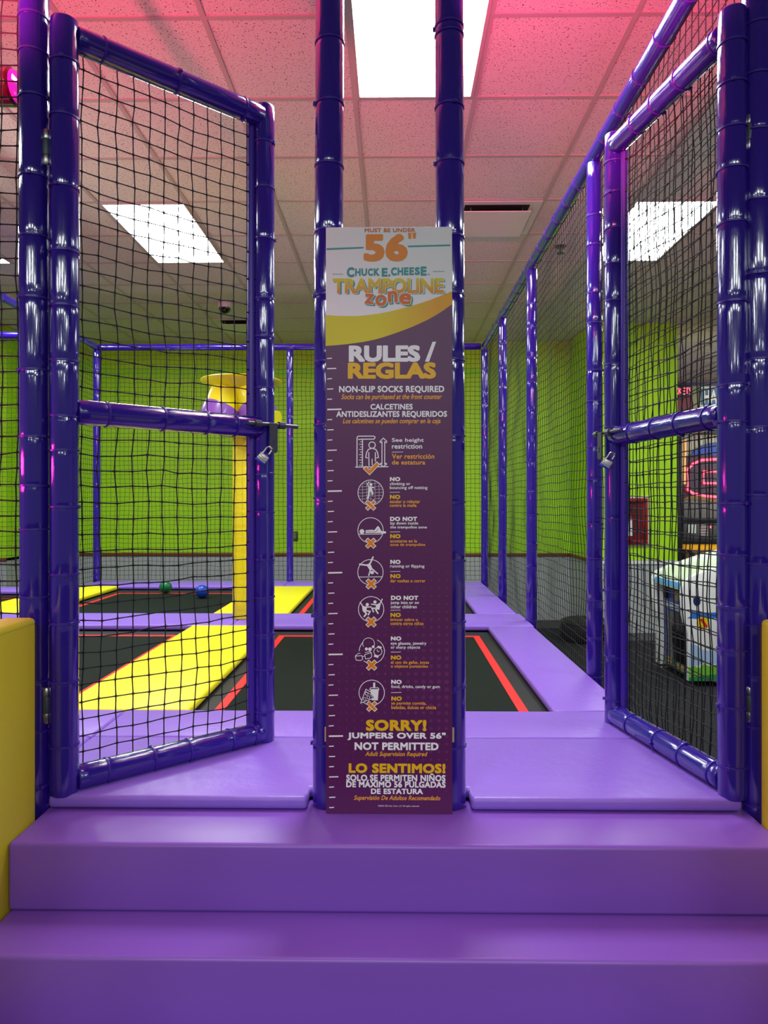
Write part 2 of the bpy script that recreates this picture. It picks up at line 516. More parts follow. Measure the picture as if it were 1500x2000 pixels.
def pad(name, poly, label, material, z0=0.700, z1=PADT, bev=0.011, cat='pad', group=None):
    m = MB(); m.prism(poly, z0, z1, 'z', bev, 3)
    cx = sum(p[0] for p in poly) / len(poly); cy = sum(p[1] for p in poly) / len(poly)
    o = m.build(name, material, origin=(cx, cy, z0)); tag(o, label, cat, group); return o


def rect(x0, x1, y0, y1):
    return [(x0, y0), (x1, y0), (x1, y1), (x0, y1)]


g = 0.0015
CPX = ((-0.172, -0.163), (0.151, 0.143))         # centre posts, x at foot and at head
pad('deck_pad', [(-0.88, 1.80), (-0.218, 1.80), (-0.218, 1.872), (-0.128, 1.872), (-0.128, 1.80), (0.107, 1.80), (0.107, 1.872), (0.197, 1.872), (0.197, 1.80), (0.880, 1.80), (0.880, 1.874), (0.84, 2.268), (-0.965, 2.268), (-0.965, 1.878), (-0.88, 1.878)],
    'large lavender deck pad behind the two gates and the rules sign', LAV)
pad('deck_pad', rect(-0.965, 0.845, 2.27, 2.565), 'narrow lavender pad between the deck and the front centre trampoline', LAV)
pad('deck_pad', rect(-2.55, -0.968, 1.93, 2.268), 'lavender pad left of the deck, behind the left gate hinge', LAV)
pad('deck_pad', rect(-2.55, -0.968, 2.27, 2.565), 'lavender pad along the near edge of the left trampoline', LAV)
pad('cross_pad', rect(-1.0, 0.862, 4.36, 4.84), 'lavender cross pad between the front and back trampolines, right half', LAV)
pad('cross_pad', rect(-3.0, -1.002, 4.36, 4.84), 'lavender cross pad between the front and back trampolines, left half', LAV)
pad('cross_pad', rect(-4.6, -3.002, 4.36, 4.84), 'lavender cross pad at the far left frame edge, behind the front net', LAV)
pad('side_pad', rect(0.578, 0.853, 2.568, 4.357), 'lavender side pad on the right of the front centre trampoline', LAV)
pad('side_pad', rect(0.572, 0.842, 4.843, 6.448), 'lavender side pad on the right of the back trampoline', LAV)
pad('back_pad', rect(-1.0, 0.842, 6.45, 6.86), 'lavender pad along the back net, right of the thin middle post', LAV)
pad('back_pad', rect(-2.86, -1.002, 6.45, 6.86), 'lavender pad along the back net behind the green and blue balls', LAV)
pad('back_pad', rect(-4.6, -2.993, 6.07, 6.36), 'lavender pad along the back net at the far left frame edge', LAV)
pad('divider_pad', rect(-1.235, -0.742, 2.567, 4.357), 'bright yellow pad between the two front trampolines, behind the left gate', YEL)
pad('divider_pad', rect(-1.232, -0.722, 4.843, 6.448), 'yellow pad beyond the padded pole, between the back trampolines', YEL)
pad('divider_pad', rect(-2.99, -2.495, 4.843, 6.448), 'yellow pad at the left, between the far left back trampolines', YEL)


def trampoline(x0, x1, y0, y1, sx0, sx1, sy0, sy1, label):
    """sx/sy: outer border of the red webbing"""
    t = thing('trampoline', label, 'trampoline', ((x0 + x1) / 2, (y0 + y1) / 2, 0.690))
    m = MB(); m.box(x0, x1, y0, y1, 0.690, 0.6945); m.build('spring_cover', mat('black_spring_cover', rgb(20, 21, 22), 0.6), t)
    m = MB(); m.box(sx0, sx1, sy0, sy1, 0.695, 0.7005, 0.001, 1); m.build('bed', BED, t)
    m = MB(); wd = 0.037
    for a in ((sx0, sx0 + wd, sy0, sy1), (sx1 - wd, sx1, sy0, sy1), (sx0 + wd, sx1 - wd, sy0, sy0 + wd), (sx0 + wd, sx1 - wd, sy1 - wd, sy1)):
        m.box(a[0], a[1], a[2], a[3], 0.7005, 0.7025)
    m.build('webbing_border', RED, t)


trampoline(-0.735, 0.575, 2.57, 4.355, -0.673, 0.505, 2.58, 4.19, 'dark trampoline in the front row, directly behind the rules sign')
trampoline(-2.49, -1.24, 2.57, 4.355, -2.42, -1.255, 2.58, 4.19, 'dark trampoline in the front row, left of the bright yellow pad')
trampoline(-0.715, 0.568, 4.845, 6.445, -0.668, 0.505, 4.90, 6.17, 'dark trampoline in the back row, behind the rules sign')
trampoline(-2.49, -1.235, 4.845, 6.445, -2.40, -1.24, 4.90, 6.17, 'dark trampoline in the back row with the green and blue balls on it')
trampoline(-4.5, -2.995, 4.845, 6.065, -4.4, -3.06, 4.90, 5.85, 'dark trampoline at the far left frame edge in the back row')

for nm, c, r, rgbc, lab in (('g', (-1.975, 6.15), 0.055, rgb(10, 110, 62), 'green ball on the back left trampoline, near the lavender back pad'),
                            ('b', (-1.575, 5.85), 0.055, rgb(16, 62, 175), 'blue ball on the back left trampoline, left of the yellow pole')):
    m = MB(); m.sphere((c[0], c[1], 0.7005 + r), r, 32); m.tube([(c[0] + 0.006, c[1] - r * 0.98, 0.7005 + r * 1.12), (c[0] + 0.006, c[1] - r * 1.004, 0.7005 + r * 1.125)], 0.004, 10)
    o = m.build('play_ball', mat('ball_plastic_' + nm, rgbc, 0.35), origin=(c[0], c[1], 0.7005)); tag(o, lab, 'ball')

# ================================================================== ENCLOSURE POSTS, RAILS, NETS
POSTD = 1.83


def post(name, label, foot, head, r, ties, seed, group='purple padded posts of the enclosure', fine=0.03):
    t = thing(name, label, 'post', foot, group)
    L = (Vector(head) - Vector(foot)).length
    sleeve('foam_sleeve', foot, head, r, [q for q in ties if 0.02 < q < L - 0.02], t, seed, fine=fine)
    return t


def ties_y(ys, D, z0):
    return sorted(zy(y, D) - z0 for y in ys)


post('gate_post', 'tall purple padded post at the left edge, beside the left gate hinges', (-0.9246, POSTD, 0), (-0.930, POSTD, 3.04), 0.0368,
     ties_y([10, 82, 172, 330, 450, 573, 717, 850, 948, 1035, 1170, 1337, 1436, 1545], 1.79, 0), 1)
post('gate_post', 'tall purple padded post at the right edge, beside the right gate hinges', (0.928, POSTD, 0), (0.928, POSTD, 3.04), 0.0368,
     ties_y([40, 140, 250, 387, 532, 700, 833, 967, 1102, 1223, 1322, 1422, 1575], 1.79, 0), 2)
post('sign_post', 'purple padded post behind the left edge of the rules sign', (CPX[0][0], POSTD + 0.008, ST1), (CPX[0][1], POSTD + 0.008, 3.04), 0.0368,
     ties_y([60, 184, 308, 440, 569, 701, 827, 974, 1088, 1208, 1332, 1462, 1575], 1.79, ST1), 3)
post('sign_post', 'purple padded post behind the right edge of the rules sign', (CPX[1][0], POSTD + 0.008, ST1), (CPX[1][1], POSTD + 0.008, 3.04), 0.0368,
     ties_y([30, 48, 192, 304, 452, 567, 698, 849, 982, 1096, 1219, 1349, 1467, 1575], 1.79, ST1), 4)

RX, RZ, BY, LX, LY = 0.885, 3.005, 6.91, -2.893, 6.40
for i, (y, lab) in enumerate(((3.14, 'purple net post just left of the right gate'), (4.56, 'second purple post along the right net, behind the one beside the gate'),
                              (5.77, 'third purple post along the right net, nearer the back corner'), (BY, 'purple corner post where the right and back nets meet'))):
    post('net_post', lab, (RX, y, 0), (RX, y, RZ - 0.03), 0.0345, [0.72 + 0.17 * k + 0.02 * math.sin(k * 3 + i) for k in range(13)], 10 + i, fine=0.05)
post('net_post', 'thin purple post in the middle of the back net, left of the sign', (-1.004, BY, 0), (-1.004, BY, RZ - 0.03), 0.033, [0.8 + 0.22 * k for k in range(10)], 15, fine=0.05)
post('net_post', 'purple corner post of the back net seen through the left gate', (LX, BY, 0), (LX, BY, RZ - 0.03), 0.036, [0.8 + 0.22 * k for k in range(10)], 16, fine=0.05)
post('net_post', 'purple post at the inner corner hidden behind the left gate stile', (LX, LY, 0), (LX, LY, RZ - 0.03), 0.034, [0.8 + 0.22 * k for k in range(10)], 17, fine=0.05)


def rail(label, a, b, r, step, seed):
    t = thing('padded_rail', label, 'rail', a, 'purple padded rails of the enclosure')
    L = (Vector(b) - Vector(a)).length
    sleeve('foam_sleeve', a, b, r, [0.12 + step * k for k in range(int((L - 0.2) / step))], t, seed, fine=0.06)


rail('purple padded top rail sloping along the right safety net', (RX, 1.80, RZ), (RX, BY + 0.035, RZ), 0.0345, 0.21, 20)
rail('purple padded top rail across the back safety net', (LX, BY, RZ), (RX - 0.035, BY, RZ), 0.034, 0.30, 21)
rail('dark purple top rail running back to the left corner', (LX, 3.6, RZ), (LX, BY, RZ), 0.034, 0.30, 22)
rail('purple padded top rail across the far left, behind the left post', (-4.6, LY, RZ), (LX - 0.035, LY, RZ), 0.034, 0.30, 23)
# thin bottom rail outside the right pads
t = thing('bottom_rail', 'thin purple bottom rail along the outer edge of the right pads', 'rail', (RX, 1.9, 0.66))
m = MB(); m.tube([(RX - 0.01, 1.87, 0.668), (RX - 0.01, BY, 0.668)], 0.026, 14); m.build('tube', TIE, t)

CELL = 0.0445
NG = 'black safety nets of the enclosure'


def net_thing(label, m, o):
    ob = m.build('safety_net', NETM, origin=o); tag(ob, label, 'net', NG)


net_thing('black safety net along the right side of the trampolines', xz_net((RX + 0.02, 1.90, 0.66), (0, 1, 0), (0, 0, 1), BY - 1.9, RZ - 0.66 - 0.03, CELL, 0.0017, 1.0), (RX, 4, 0.66))
net_thing('black safety net across the back between the corner posts', xz_net((LX, BY + 0.01, 0.74), (1, 0, 0), (0, 0, 1), RX - LX, RZ - 0.74 - 0.03, CELL, 0.0017, 2.0), (-1, BY, 0.74))
net_thing('short black net panel turning forward at the left back corner', xz_net((LX, LY + 0.03, 0.74), (0, 1, 0), (0, 0, 1), BY - LY - 0.06, RZ - 0.74 - 0.03, CELL, 0.0017, 3.0), (LX, LY, 0.74))
net_thing('black safety net at the far left behind the left post', xz_net((-4.6, LY, 0.74), (1, 0, 0), (0, 0, 1), LX + 4.6 - 0.03, RZ - 0.74 - 0.03, CELL, 0.0017, 4.0), (-3.7, LY, 0.74))
net_thing('red lit net left of the left post at the frame edge', xz_net((-1.60, POSTD - 0.01, 0.74), (1, 0, 0), (0, 0, 1), 0.675, RZ - 0.74 - 0.03, CELL * 0.93, 0.0019, 5.0, knot=True), (-1.3, POSTD, 0.74))


# ================================================================== GATES
def gate(label, hinge, free, z0, z1, ztop, zmid, zbot, rn, side, tn, tf, tt, tm, tb, hz, seed, hpx):
    hx, hy = hinge; fx, fy = free
    d = Vector((fx - hx, fy - hy, 0)); L = d.length; u = d / L
    fr = Vector((u.y, -u.x, 0))                       # face normal
    if fr.y > 0: fr = -fr
    t = thing('net_gate', label, 'gate', (hx, hy, z0))
    sleeve('stile', (hx, hy, z0), (hx, hy, z1), rn, tn, t, seed, amp=0.03)
    sleeve('stile', (fx, fy, z0), (fx, fy, z1), rn * 0.88, tf, t, seed + 1, amp=0.025)
    q0 = Vector((hx, hy, 0)) + u * (rn * 0.80); q1 = Vector((fx, fy, 0)) - u * (rn * 0.35)
    Lr = (q1 - q0).length
    for z, ti, s_ in ((ztop, tt, 2), (zmid, tm, 3), (zbot, tb, 4)):
        sleeve('rail', q0 + Vector((0, 0, z)), q1 + Vector((0, 0, z)), 0.0335, [q * Lr for q in ti], t, seed + s_, amp=0.02)
    # net tied to a thin rod next to the free stile
    a = Vector((fx, fy, 0)) - u * 0.036 - fr * 0.018
    m = MB(); m.tube([a + Vector((0, 0, zbot + 0.03)), a + Vector((0, 0, ztop - 0.03))], 0.0135, 14); m.build('net_rod', TIE, t)
    n0 = Vector((hx, hy, zbot + 0.01)) + u * 0.012 - fr * 0.034
    m = xz_net(n0, u, (0, 0, 1), L - 0.055, ztop - zbot - 0.02, CELL, 0.0018, seed * 1.3, 0.0045, True, 0.004)
    # knots where the net is tied to the rod
    rnd = random.Random(seed)
    for zz in range(int(zbot * 100) + 6, int(ztop * 100) - 4, 9):
        c = a + Vector((0, 0, zz / 100 + rnd.uniform(-.01, .01)))
        m.tube([c - u * 0.018, c + u * 0.004 - fr * -0.013, c + u * 0.012], 0.0026, 5)
    m.build('net', NETM, t)
    # hinges
    for z in hz:
        px_, py_ = hpx
        sgn = 1 if hx > px_ else -1
        h = MB(); h.lathe([(0.010, z - 0.0225), (0.0108, z - 0.018), (0.0108, z + 0.015), (0.010, z + 0.0185)], (px_, py_, 0), 16)
        x0_, x1_ = sorted((px_, hx - sgn * 0.02)); h.box(x0_, x1_, py_ - 0.002, py_ + 0.002, z - 0.018, z + 0.015)
        ho = h.build('hinge', DKSTEEL, t)
        for prof, za_, zb_ in (([(0.0085, z + 0.018), (0.0095, z + 0.022), (0.0095, z + 0.038), (0.007, z + 0.043), (0.002, z + 0.044)], z + 0.022, z + 0.036),
                               ([(0.002, z - 0.05), (0.007, z - 0.049), (0.0095, z - 0.044), (0.0095, z - 0.026), (0.0085, z - 0.022)], z - 0.044, z - 0.028)):
            h = MB(); h.lathe(prof, (px_, py_, 0), 16)
            x0_, x1_ = sorted((px_, px_ - sgn * 0.03)); h.box(x0_, x1_, py_ - 0.002, py_ + 0.002, za_, zb_)
            h.build('barrel_end', STEEL, ho)['label'] = 'silver barrel end'
    return t, u, fr


def zt(ys, Dm, z0):
    return sorted(zy(y, Dm) - z0 for y in ys)


LZ0, LZ1 = 0.727, 2.727
LH, LF = (-0.8505, 1.83), (-0.405, 2.234)
lg, lu, lf = gate('left purple net gate standing open, hinged on the left post', LH, LF, LZ0, LZ1, 2.690, 1.716, 0.760, 0.0355, -1,
                  zt([105, 215, 355, 483, 591, 700, 810, 878, 990, 1124, 1221, 1337, 1465], 1.80, LZ0),
                  zt([272, 362, 462, 580, 655, 756, 926, 1000, 1094, 1168, 1241, 1309, 1392], 2.21, LZ0),
                  (0.12, 0.5, 0.88), (0.14, 0.42, 0.66, 0.83), (0.14, 0.37, 0.56, 0.80, 0.94), (2.393, 0.962), 30, (-0.8895, 1.815))
RH, RF = (0.866, 1.83), (0.752, 2.434)
rg, ru, rf = gate('right purple net gate standing open, hinged on the right post', RH, RF, LZ0, 2.735, 2.690, 1.706, 0.763, 0.0355, 1,
                  zt([80, 160, 247, 327, 433, 588, 750, 823, 983, 1084, 1186, 1270, 1382, 1499], 1.80, LZ0),
                  zt([312, 373, 443, 513, 585, 710, 833, 1014, 1154, 1285, 1369], 2.40, LZ0),
                  (0.05, 0.33, 0.55, 0.75), (0.1, 0.33, 0.55, 0.78), (0.06, 0.3, 0.52, 0.8), (2.42, 0.972), 40, (0.903, 1.815))


def latch(t, free, u, fr, zc, back, fwd, coll, hole):
    """sliding rod, two collars and a slotted hasp plate on the front of the free stile"""
    c = Vector((free[0], free[1], zc)) + fr * 0.043
    m = MB(); m.tube([c - u * back, c + u * fwd], 0.006, 12); lo = m.build('latch_rod', RODM, t)
    for q in coll:
        m = MB(); m.tube([c + u * (q - 0.011), c + u * (q + 0.011)], 0.0115, 8); m.build('collar', DKSTEEL, lo)
    X = Matrix((u.to_4d(), (-fr).to_4d(), (0, 0, 1, 0), (0, 0, 0, 1))).transposed()
    for r_ in range(3): X[3][r_] = 0
    X[0][3], X[1][3], X[2][3], X[3][3] = c.x, c.y, c.z, 1
    # plate outline with a rounded foot and a slot cut in it
    W, H, sw, s0, s1 = 0.0145, 0.088, 0.0022, -0.066, -0.048
    out = [(-W, 0.004), (-W, -H + 0.006), (-W + 0.005, -H), (W - 0.005, -H), (W, -H + 0.006), (W, 0.004)]
    m = MB()
    m.prism([(-W, 0.004), (-W, s1), (W, s1), (W, 0.004)], -0.0105, -0.0075, 'y', M=X)
    m.prism([(-W, s1), (-W, s0), (-sw, s0), (-sw, s1)], -0.0105, -0.0075, 'y', M=X)
    m.prism([(sw, s1), (sw, s0), (W, s0), (W, s1)], -0.0105, -0.0075, 'y', M=X)
    m.prism([(-W, s0), (-W, -H + 0.006), (-W + 0.005, -H), (W - 0.005, -H), (W, -H + 0.006), (W, s0)], -0.0105, -0.0075, 'y', M=X)
    m.build('hasp_plate', DKSTEEL, t)


latch(lg, LF, lu, lf, 1.722, 0.085, 0.095, (-0.05, 0.035), True)
latch(rg, RF, ru, rf, 1.716, 0.13, 0.055, (0.04, -0.045), True)


def padlock(label, c, tilt, tilt2):
    t = thing('padlock', label, 'padlock', c)
    M = Matrix.Translation(c) @ Matrix.Rotation(tilt2, 4, 'Z') @ Matrix.Rotation(tilt, 4, 'Y') @ Matrix.Scale(0.8, 4)
    m = MB(); m.box(-0.019, 0.019, -0.010, 0.010, -0.030, 0.0, 0.003, 2, M=M)
    for k in range(4): m.box(-0.0195, 0.0195, -0.0105, 0.0105, -0.0285 + k * 0.0075, -0.0235 + k * 0.0075, 0.0008, 1, M=M)
    m.build('lock_body', STEEL, t)
    m = MB(); m.box(-0.0205, 0.0205, -0.0115, 0.0115, -0.036, -0.029, 0.002, 2, M=M); m.build('bumper', BLUEP, t)
    pts = [(-0.011, 0, -0.004), (-0.011, 0, 0.024)] + [(-0.011 * math.cos(a), 0, 0.024 + 0.011 * math.sin(a)) for a in [math.pi * k / 8 for k in range(1, 8)]] + [(0.011, 0, 0.024), (0.011, 0, 0.010)]
    m = MB(); m.tube([M @ Vector(p) for p in pts], 0.003, 10); m.build('shackle', STEEL, t)


padlock('small padlock with blue bumper hanging open on the left gate latch', (LF[0] + 0.012, LF[1] - 0.058, 1.627), R(36), R(15))
padlock('small padlock with blue bumper hanging open on the right gate latch', (RF[0] - 0.037, RF[1] - 0.062, 1.622), R(33), R(-10))

# ================================================================== RULES SIGN
SW, SH, SX0, SZ0, SY = 0.3165, 1.4715, -0.1690, ST1, 1.783
sign = thing('rules_sign', 'tall purple and white rules sign with height marks between the two posts', 'sign', (SX0 + SW / 2, SY, SZ0))


def SP(px, py):
    px = px - 3.0 * (py - 443) / 1147.0
    return (SX0 + (px - 637.5) / 245.0 * SW, SZ0 + (1590.0 - py) / 1147.0 * SH)


m = MB(); m.box(SX0, SX0 + SW, SY, SY + 0.009, SZ0, SZ0 + SH, 0.0025, 2)
WHS = mat('sign_white_print', rgb(238, 236, 238), 0.42)
m.build('panel', WHS, sign)
INK = {
    'purple': mat('sign_purple_print', rgb(88, 24, 86), 0.40),
    'dot': mat('sign_dot_print', rgb(104, 42, 104), 0.40),
    'white': mat('sign_white_lettering', rgb(244, 244, 246), 0.45),
    'gold': mat('sign_gold_lettering', rgb(238, 186, 12), 0.45),
    'amber': mat('sign_amber_lettering', rgb(246, 172, 40), 0.45),
    'orange': mat('sign_orange_print', rgb(232, 134, 10), 0.45),
    'rust': mat('sign_rust_lettering', rgb(214, 108, 34), 0.45),
    'teal': mat('sign_teal_print', rgb(48, 150, 150), 0.45),
}


def ramp_print(name, axis, a, b, c1, c2):
    """two-colour printed blend along the sign"""
    mm = mat(name, c1, 0.45); nt = mm.node_tree; N = nt.nodes; L = nt.links
    tc = N.new('ShaderNodeTexCoord'); sp = N.new('ShaderNodeSeparateXYZ'); mr = N.new('ShaderNodeMapRange'); rp = N.new('ShaderNodeValToRGB')
    mr.inputs['From Min'].default_value = a; mr.inputs['From Max'].default_value = b
    rp.color_ramp.elements[0].color = c1; rp.color_ramp.elements[1].color = c2
    L.new(tc.outputs['Object'], sp.inputs[0]); L.new(sp.outputs[axis], mr.inputs['Value']); L.new(mr.outputs[0], rp.inputs[0])
    L.new(rp.outputs[0], N['Principled BSDF'].inputs['Base Color'])
    return mm


INK['swoosh'] = ramp_print('sign_swoosh_print', 'X', -0.02, 0.12, rgb(222, 206, 8), rgb(226, 160, 12))
zt0, zt1 = SP(0, 575)[1] - SZ0, SP(0, 543)[1] - SZ0
INK['fire'] = ramp_print('sign_yellow_orange_print', 'Z', zt0, zt1, rgb(226, 128, 24), rgb(226, 206, 10))


class Print:
    """flat print on the sign face: shapes in frame measures, one mesh per name and ink"""
    def __init__(s): s.d = {}; s.n = 0

    def get(s, name, ink, idx=0):
        return s.d.setdefault((name, ink, idx), MB())

    def poly(s, name, ink, pts, lay, idx=0):
        s.n += 1
        y = SY - 0.0002 * lay - 0.000011 * (s.n % 17)
        q = [SP(*p) for p in pts]
        a = sum(q[i][0] * q[(i + 1) % len(q)][1] - q[(i + 1) % len(q)][0] * q[i][1] for i in range(len(q)))
        if a < 0: q = q[::-1]
        s.get(name, ink, idx).add([(x, y, z) for x, z in q], [tuple(range(len(q)))])

    def disc(s, name, ink, c, r, lay, n=24, sq=1.0):
        s.poly(name, ink, [(c[0] + r * sq * math.cos(2 * math.pi * k / n), c[1] + r * math.sin(2 * math.pi * k / n)) for k in range(n)], lay)

    def stroke(s, name, ink, pts, w, lay, closed=False, roundcap=True):
        P = [Vector(p) for p in pts]
        n = len(P); Ls = []
        seq = range(n)
        left, right = [], []
        for i in seq:
            if closed:
                a, b = P[i - 1], P[(i + 1) % n]
            else:
                a, b = P[max(0, i - 1)], P[min(n - 1, i + 1)]
            d1 = (P[i] - a); d2 = (b - P[i])
            d1 = d1.normalized() if d1.length > 1e-6 else d2.normalized()
            d2 = d2.normalized() if d2.length > 1e-6 else d1
            tt = (d1 + d2); tt = tt.normalized() if tt.length > 1e-4 else d1
            nn = Vector((-tt.y, tt.x)); k = 1 / max(0.45, abs(nn.dot(Vector((-d1.y, d1.x)))))
            left.append(P[i] + nn * (w / 2 * k)); right.append(P[i] - nn * (w / 2 * k))
        for i in range(n if closed else n - 1):
            j = (i + 1) % n
            s.poly(name, ink, [left[i], left[j], right[j], right[i]], lay)
        if roundcap and not closed:
            for p in (P[0], P[-1]): s.disc(name, ink, p, w / 2, lay, 10)

    def ring(s, name, ink, c, r, w, lay, a0=0, a1=360, n=48):
        full = (a1 - a0) >= 360
        k = n if full else n + 1
        pts = [(c[0] + r * math.cos(R(a0 + (a1 - a0) * i / n)), c[1] + r * math.sin(R(a0 + (a1 - a0) * i / n))) for i in range(k)]
        s.stroke(name, ink, pts, w, lay, full, False)


PR = Print()


def curve2(pts, n=14):
    """Catmull-Rom through points"""
    out = []
    P = [pts[0]] + list(pts) + [pts[-1]]
    for i in range(1, len(P) - 2):
        for k in range(n):
            t_ = k / n; p0, p1, p2, p3 = P[i - 1], P[i], P[i + 1], P[i + 2]
            out.append(tuple(0.5 * ((2 * p1[j]) + (-p0[j] + p2[j]) * t_ + (2 * p0[j] - 5 * p1[j] + 4 * p2[j] - p3[j]) * t_ ** 2 + (-p0[j] + 3 * p1[j] - 3 * p2[j] + p3[j]) * t_ ** 3) for j in (0, 1)))
    out.append(pts[-1]); return out


top_e = curve2([(637.5, 615), (672, 617), (707, 616.5), (750, 611), (792, 601), (835, 588), (882.8, 569.5)])
bot_e = curve2([(637.7, 675.5), (680, 672), (728, 664.5), (770, 652), (813, 635.5), (850, 617), (882.8, 595)])
for i in range(len(top_e) - 1):
    PR.poly('swoosh', 'swoosh', [top_e[i], top_e[i + 1], bot_e[i + 1], bot_e[i]], 1)
for i in range(len(bot_e) - 1):
    PR.poly('purple_field', 'purple', [bot_e[i], bot_e[i + 1], (bot_e[i + 1][0] + 3, 1589.5), (bot_e[i][0] + 3, 1589.5)], 1)
# halftone dots
for j in range(36):
    y = 1012 + j * 15.2
    if y > 1580: break
    for i in range(15):
        x = 664 + i * 14.9
        if x > 880: break
        dv = max(0, 1 - abs(y - 1335) / 330.0)
        r = 4.6 * dv * (0.45 + 0.55 * i / 14.0)
        if r > 0.5: PR.disc('halftone_dot_print', 'dot', (x + 1.5, y), r, 2, 12)
# height scale
for i in range(-5, 40):
    y = 799.5 + i * 19.95
    if y > 1588: break
    x = 640.5 + (y - 699) * 0.0075
    k = i % 8
    ln, wd = {0: (27.5, 3.0), 4: (18, 2.2), 2: (12, 2.0), 6: (12, 2.0)}.get(k, (9.5, 1.9))
    if i == -4: ln = 18
    PR.poly('height_mark', 'white', [(x, y - wd / 2 + .4), (x + ln, y - wd / 2 - .2), (x + ln, y + wd / 2 - .2), (x, y + wd / 2 + .4)], 2, i + 100)
# head: rule lines
PR.poly('teal_line_print', 'teal', [(638.8, 484.5), (711, 482.2), (711, 485.2), (638.8, 488.0)], 2, -1)
PR.poly('teal_line_print', 'teal', [(797, 480.2), (879, 478.2), (879, 481.4), (797, 483.2)], 2, -2)
PR.poly('teal_line_print', 'teal', [(650, 535), (671.5, 534.9), (671.5, 535.9), (650, 536)], 2, -3)
PR.poly('teal_line_print', 'teal', [(845.5, 530.4), (867.8, 530.3), (867.8, 531.3), (845.5, 531.4)], 2, -4)
for a, b in (((797, 455.5), (804.3, 467)), ((805.6, 455), (813.2, 466.5))):
    PR.poly('inch_mark_print', 'orange', [(a[0], a[1]), (b[0], a[1]), (b[0] - 1.2, b[1]), (a[0] + 1, b[1])], 2, -5)
# short dividers between the English and Spanish rules
for x0, x1, y in ((767, 788.6, 883), (763, 782.5, 961.5), (764, 783, 1038.7), (764.3, 783.7, 1116), (765, 784.3, 1191.6), (765.6, 785, 1273.3), (766.5, 786.5, 1352.3)):
    PR.poly('divider_print', 'white', [(x0, y - .1), (x1, y - .5), (x1, y + .4), (x0, y + .8)], 2, int(y))

TEXTS = []


def T(name, ink, s, x0, x1, y0, y1, bold=0.0, shear=0.0, lay=3, rot=0.0, space=1.0, idx=None):
    TEXTS.append((name, ink, s, x0, x1, y0, y1, bold, shear, lay, rot, space, len(TEXTS) + 1 if idx is None else idx))


XB = 0.034; SB = 0.018
T('heading_print', 'rust', 'MUST BE UNDER', 712.8, 811, 446, 453.8, XB)
T('heading_print', 'orange', '56', 711, 796.5, 457, 511, 0.05, space=0.95)
# park name: letters of uneven height
xx = 678.5
for ch, w_, y0, y1 in (('C', 14.5, 521.8, 541.6), ('H', 11, 524.2, 539), ('U', 11, 524.2, 539), ('C', 10, 524.2, 539), ('K', 11, 524.0, 539), ('E', 11.5, 523.5, 540.5), ('.', 3.6, 535.5, 540.8),
                       ('C', 11.2, 522.5, 538.5), ('H', 11, 522.8, 537.8), ('E', 9, 522.6, 537.8), ('E', 9, 522.4, 537.6), ('S', 10, 522.2, 537.6), ('E', 11.6, 521, 539)):
    if ch == 'E' and abs(w_ - 11.5) < .01: xx += 3.0
    T('logo_print', 'teal', ch, xx, xx + w_, y0, y1, 0.05, idx=9000); xx += w_ + 1.45
PR.ring('logo_print', 'teal', (837.5, 536.5), 1.9, 0.4, 2)
T('logo_print', 'teal', 'R', 836.7, 838.4, 535.5, 537.6)
T('logo_print', 'teal', 'TRAMPOLINE', 654, 869.6, 545.2, 575.4, 0.036, lay=2, space=0.93)
T('logo_print', 'fire', 'TRAMPOLINE', 651, 866.6, 543.2, 573.4, 0.034, lay=5, space=0.93)
T('logo_print', 'white', 'TRAMPOLINE', 650.2, 868.0, 542.6, 574.4, 0.05, lay=3, space=0.93)
for ch, x0, x1, y0, y1, rt in (('z', 713, 732, 573.5, 595, -6), ('o', 734, 756, 576, 598.5, 0), ('n', 757.5, 778, 568.5, 592, 4), ('e', 780, 803.5, 573, 595.5, -10)):
    T('logo_print', 'teal', ch, x0 + 3, x1 + 3.4, y0 + 2.4, y1 + 2.8, 0.04, lay=6, rot=rt, idx=9001)
    T('logo_print', 'white', ch, x0 - 0.9, x1 + 0.9, y0 - 0.9, y1 + 0.9, 0.052, lay=7, rot=rt, idx=9000)
    T('logo_print', 'rust', ch, x0, x1, y0, y1, 0.036, lay=8, rot=rt, idx=9001)
T('title_print', 'white', 'RULES', 682.8, 821.3, 674.6, 707.2, 0.05, space=0.93)
PR.poly('title_print', 'white', [(845, 668), (852, 668), (838.5, 707), (830.5, 707)], 3)
T('title_print', 'gold', 'REGLAS', 681, 852, 708, 740.2, 0.05, space=0.93)
T('socks_print', 'white', 'NON-SLIP SOCKS REQUIRED', 664, 868, 753.8, 768.6, XB)
T('socks_print', 'amber', 'Socks can be purchased at the front counter', 668.7, 863.5, 769.8, 783, 0.016, 0.28)
T('socks_print', 'white', 'CALCETINES', 725, 807, 789, 800.2, XB)
T('socks_print', 'white', 'ANTIDESLIZANTES REQUERIDOS', 658.7, 873.4, 803, 816.6, XB)
T('socks_print', 'amber', 'Los calcetines se pueden comprar en la caja', 671.5, 860.7, 817.4, 830, 0.016, 0.28)
rl = 'rule_print'
T(rl, 'white', 'See height', 766.8, 828.7, 855.8, 865.5, SB); T(rl, 'white', 'restriction', 766.8, 825.5, 867.6, 876.6, SB)
T(rl, 'amber', 'Ver restricción', 767, 849, 886.6, 896.3, SB); T(rl, 'amber', 'de estatura', 767, 831.6, 898.8, 907.6, SB)
HB = 0.055
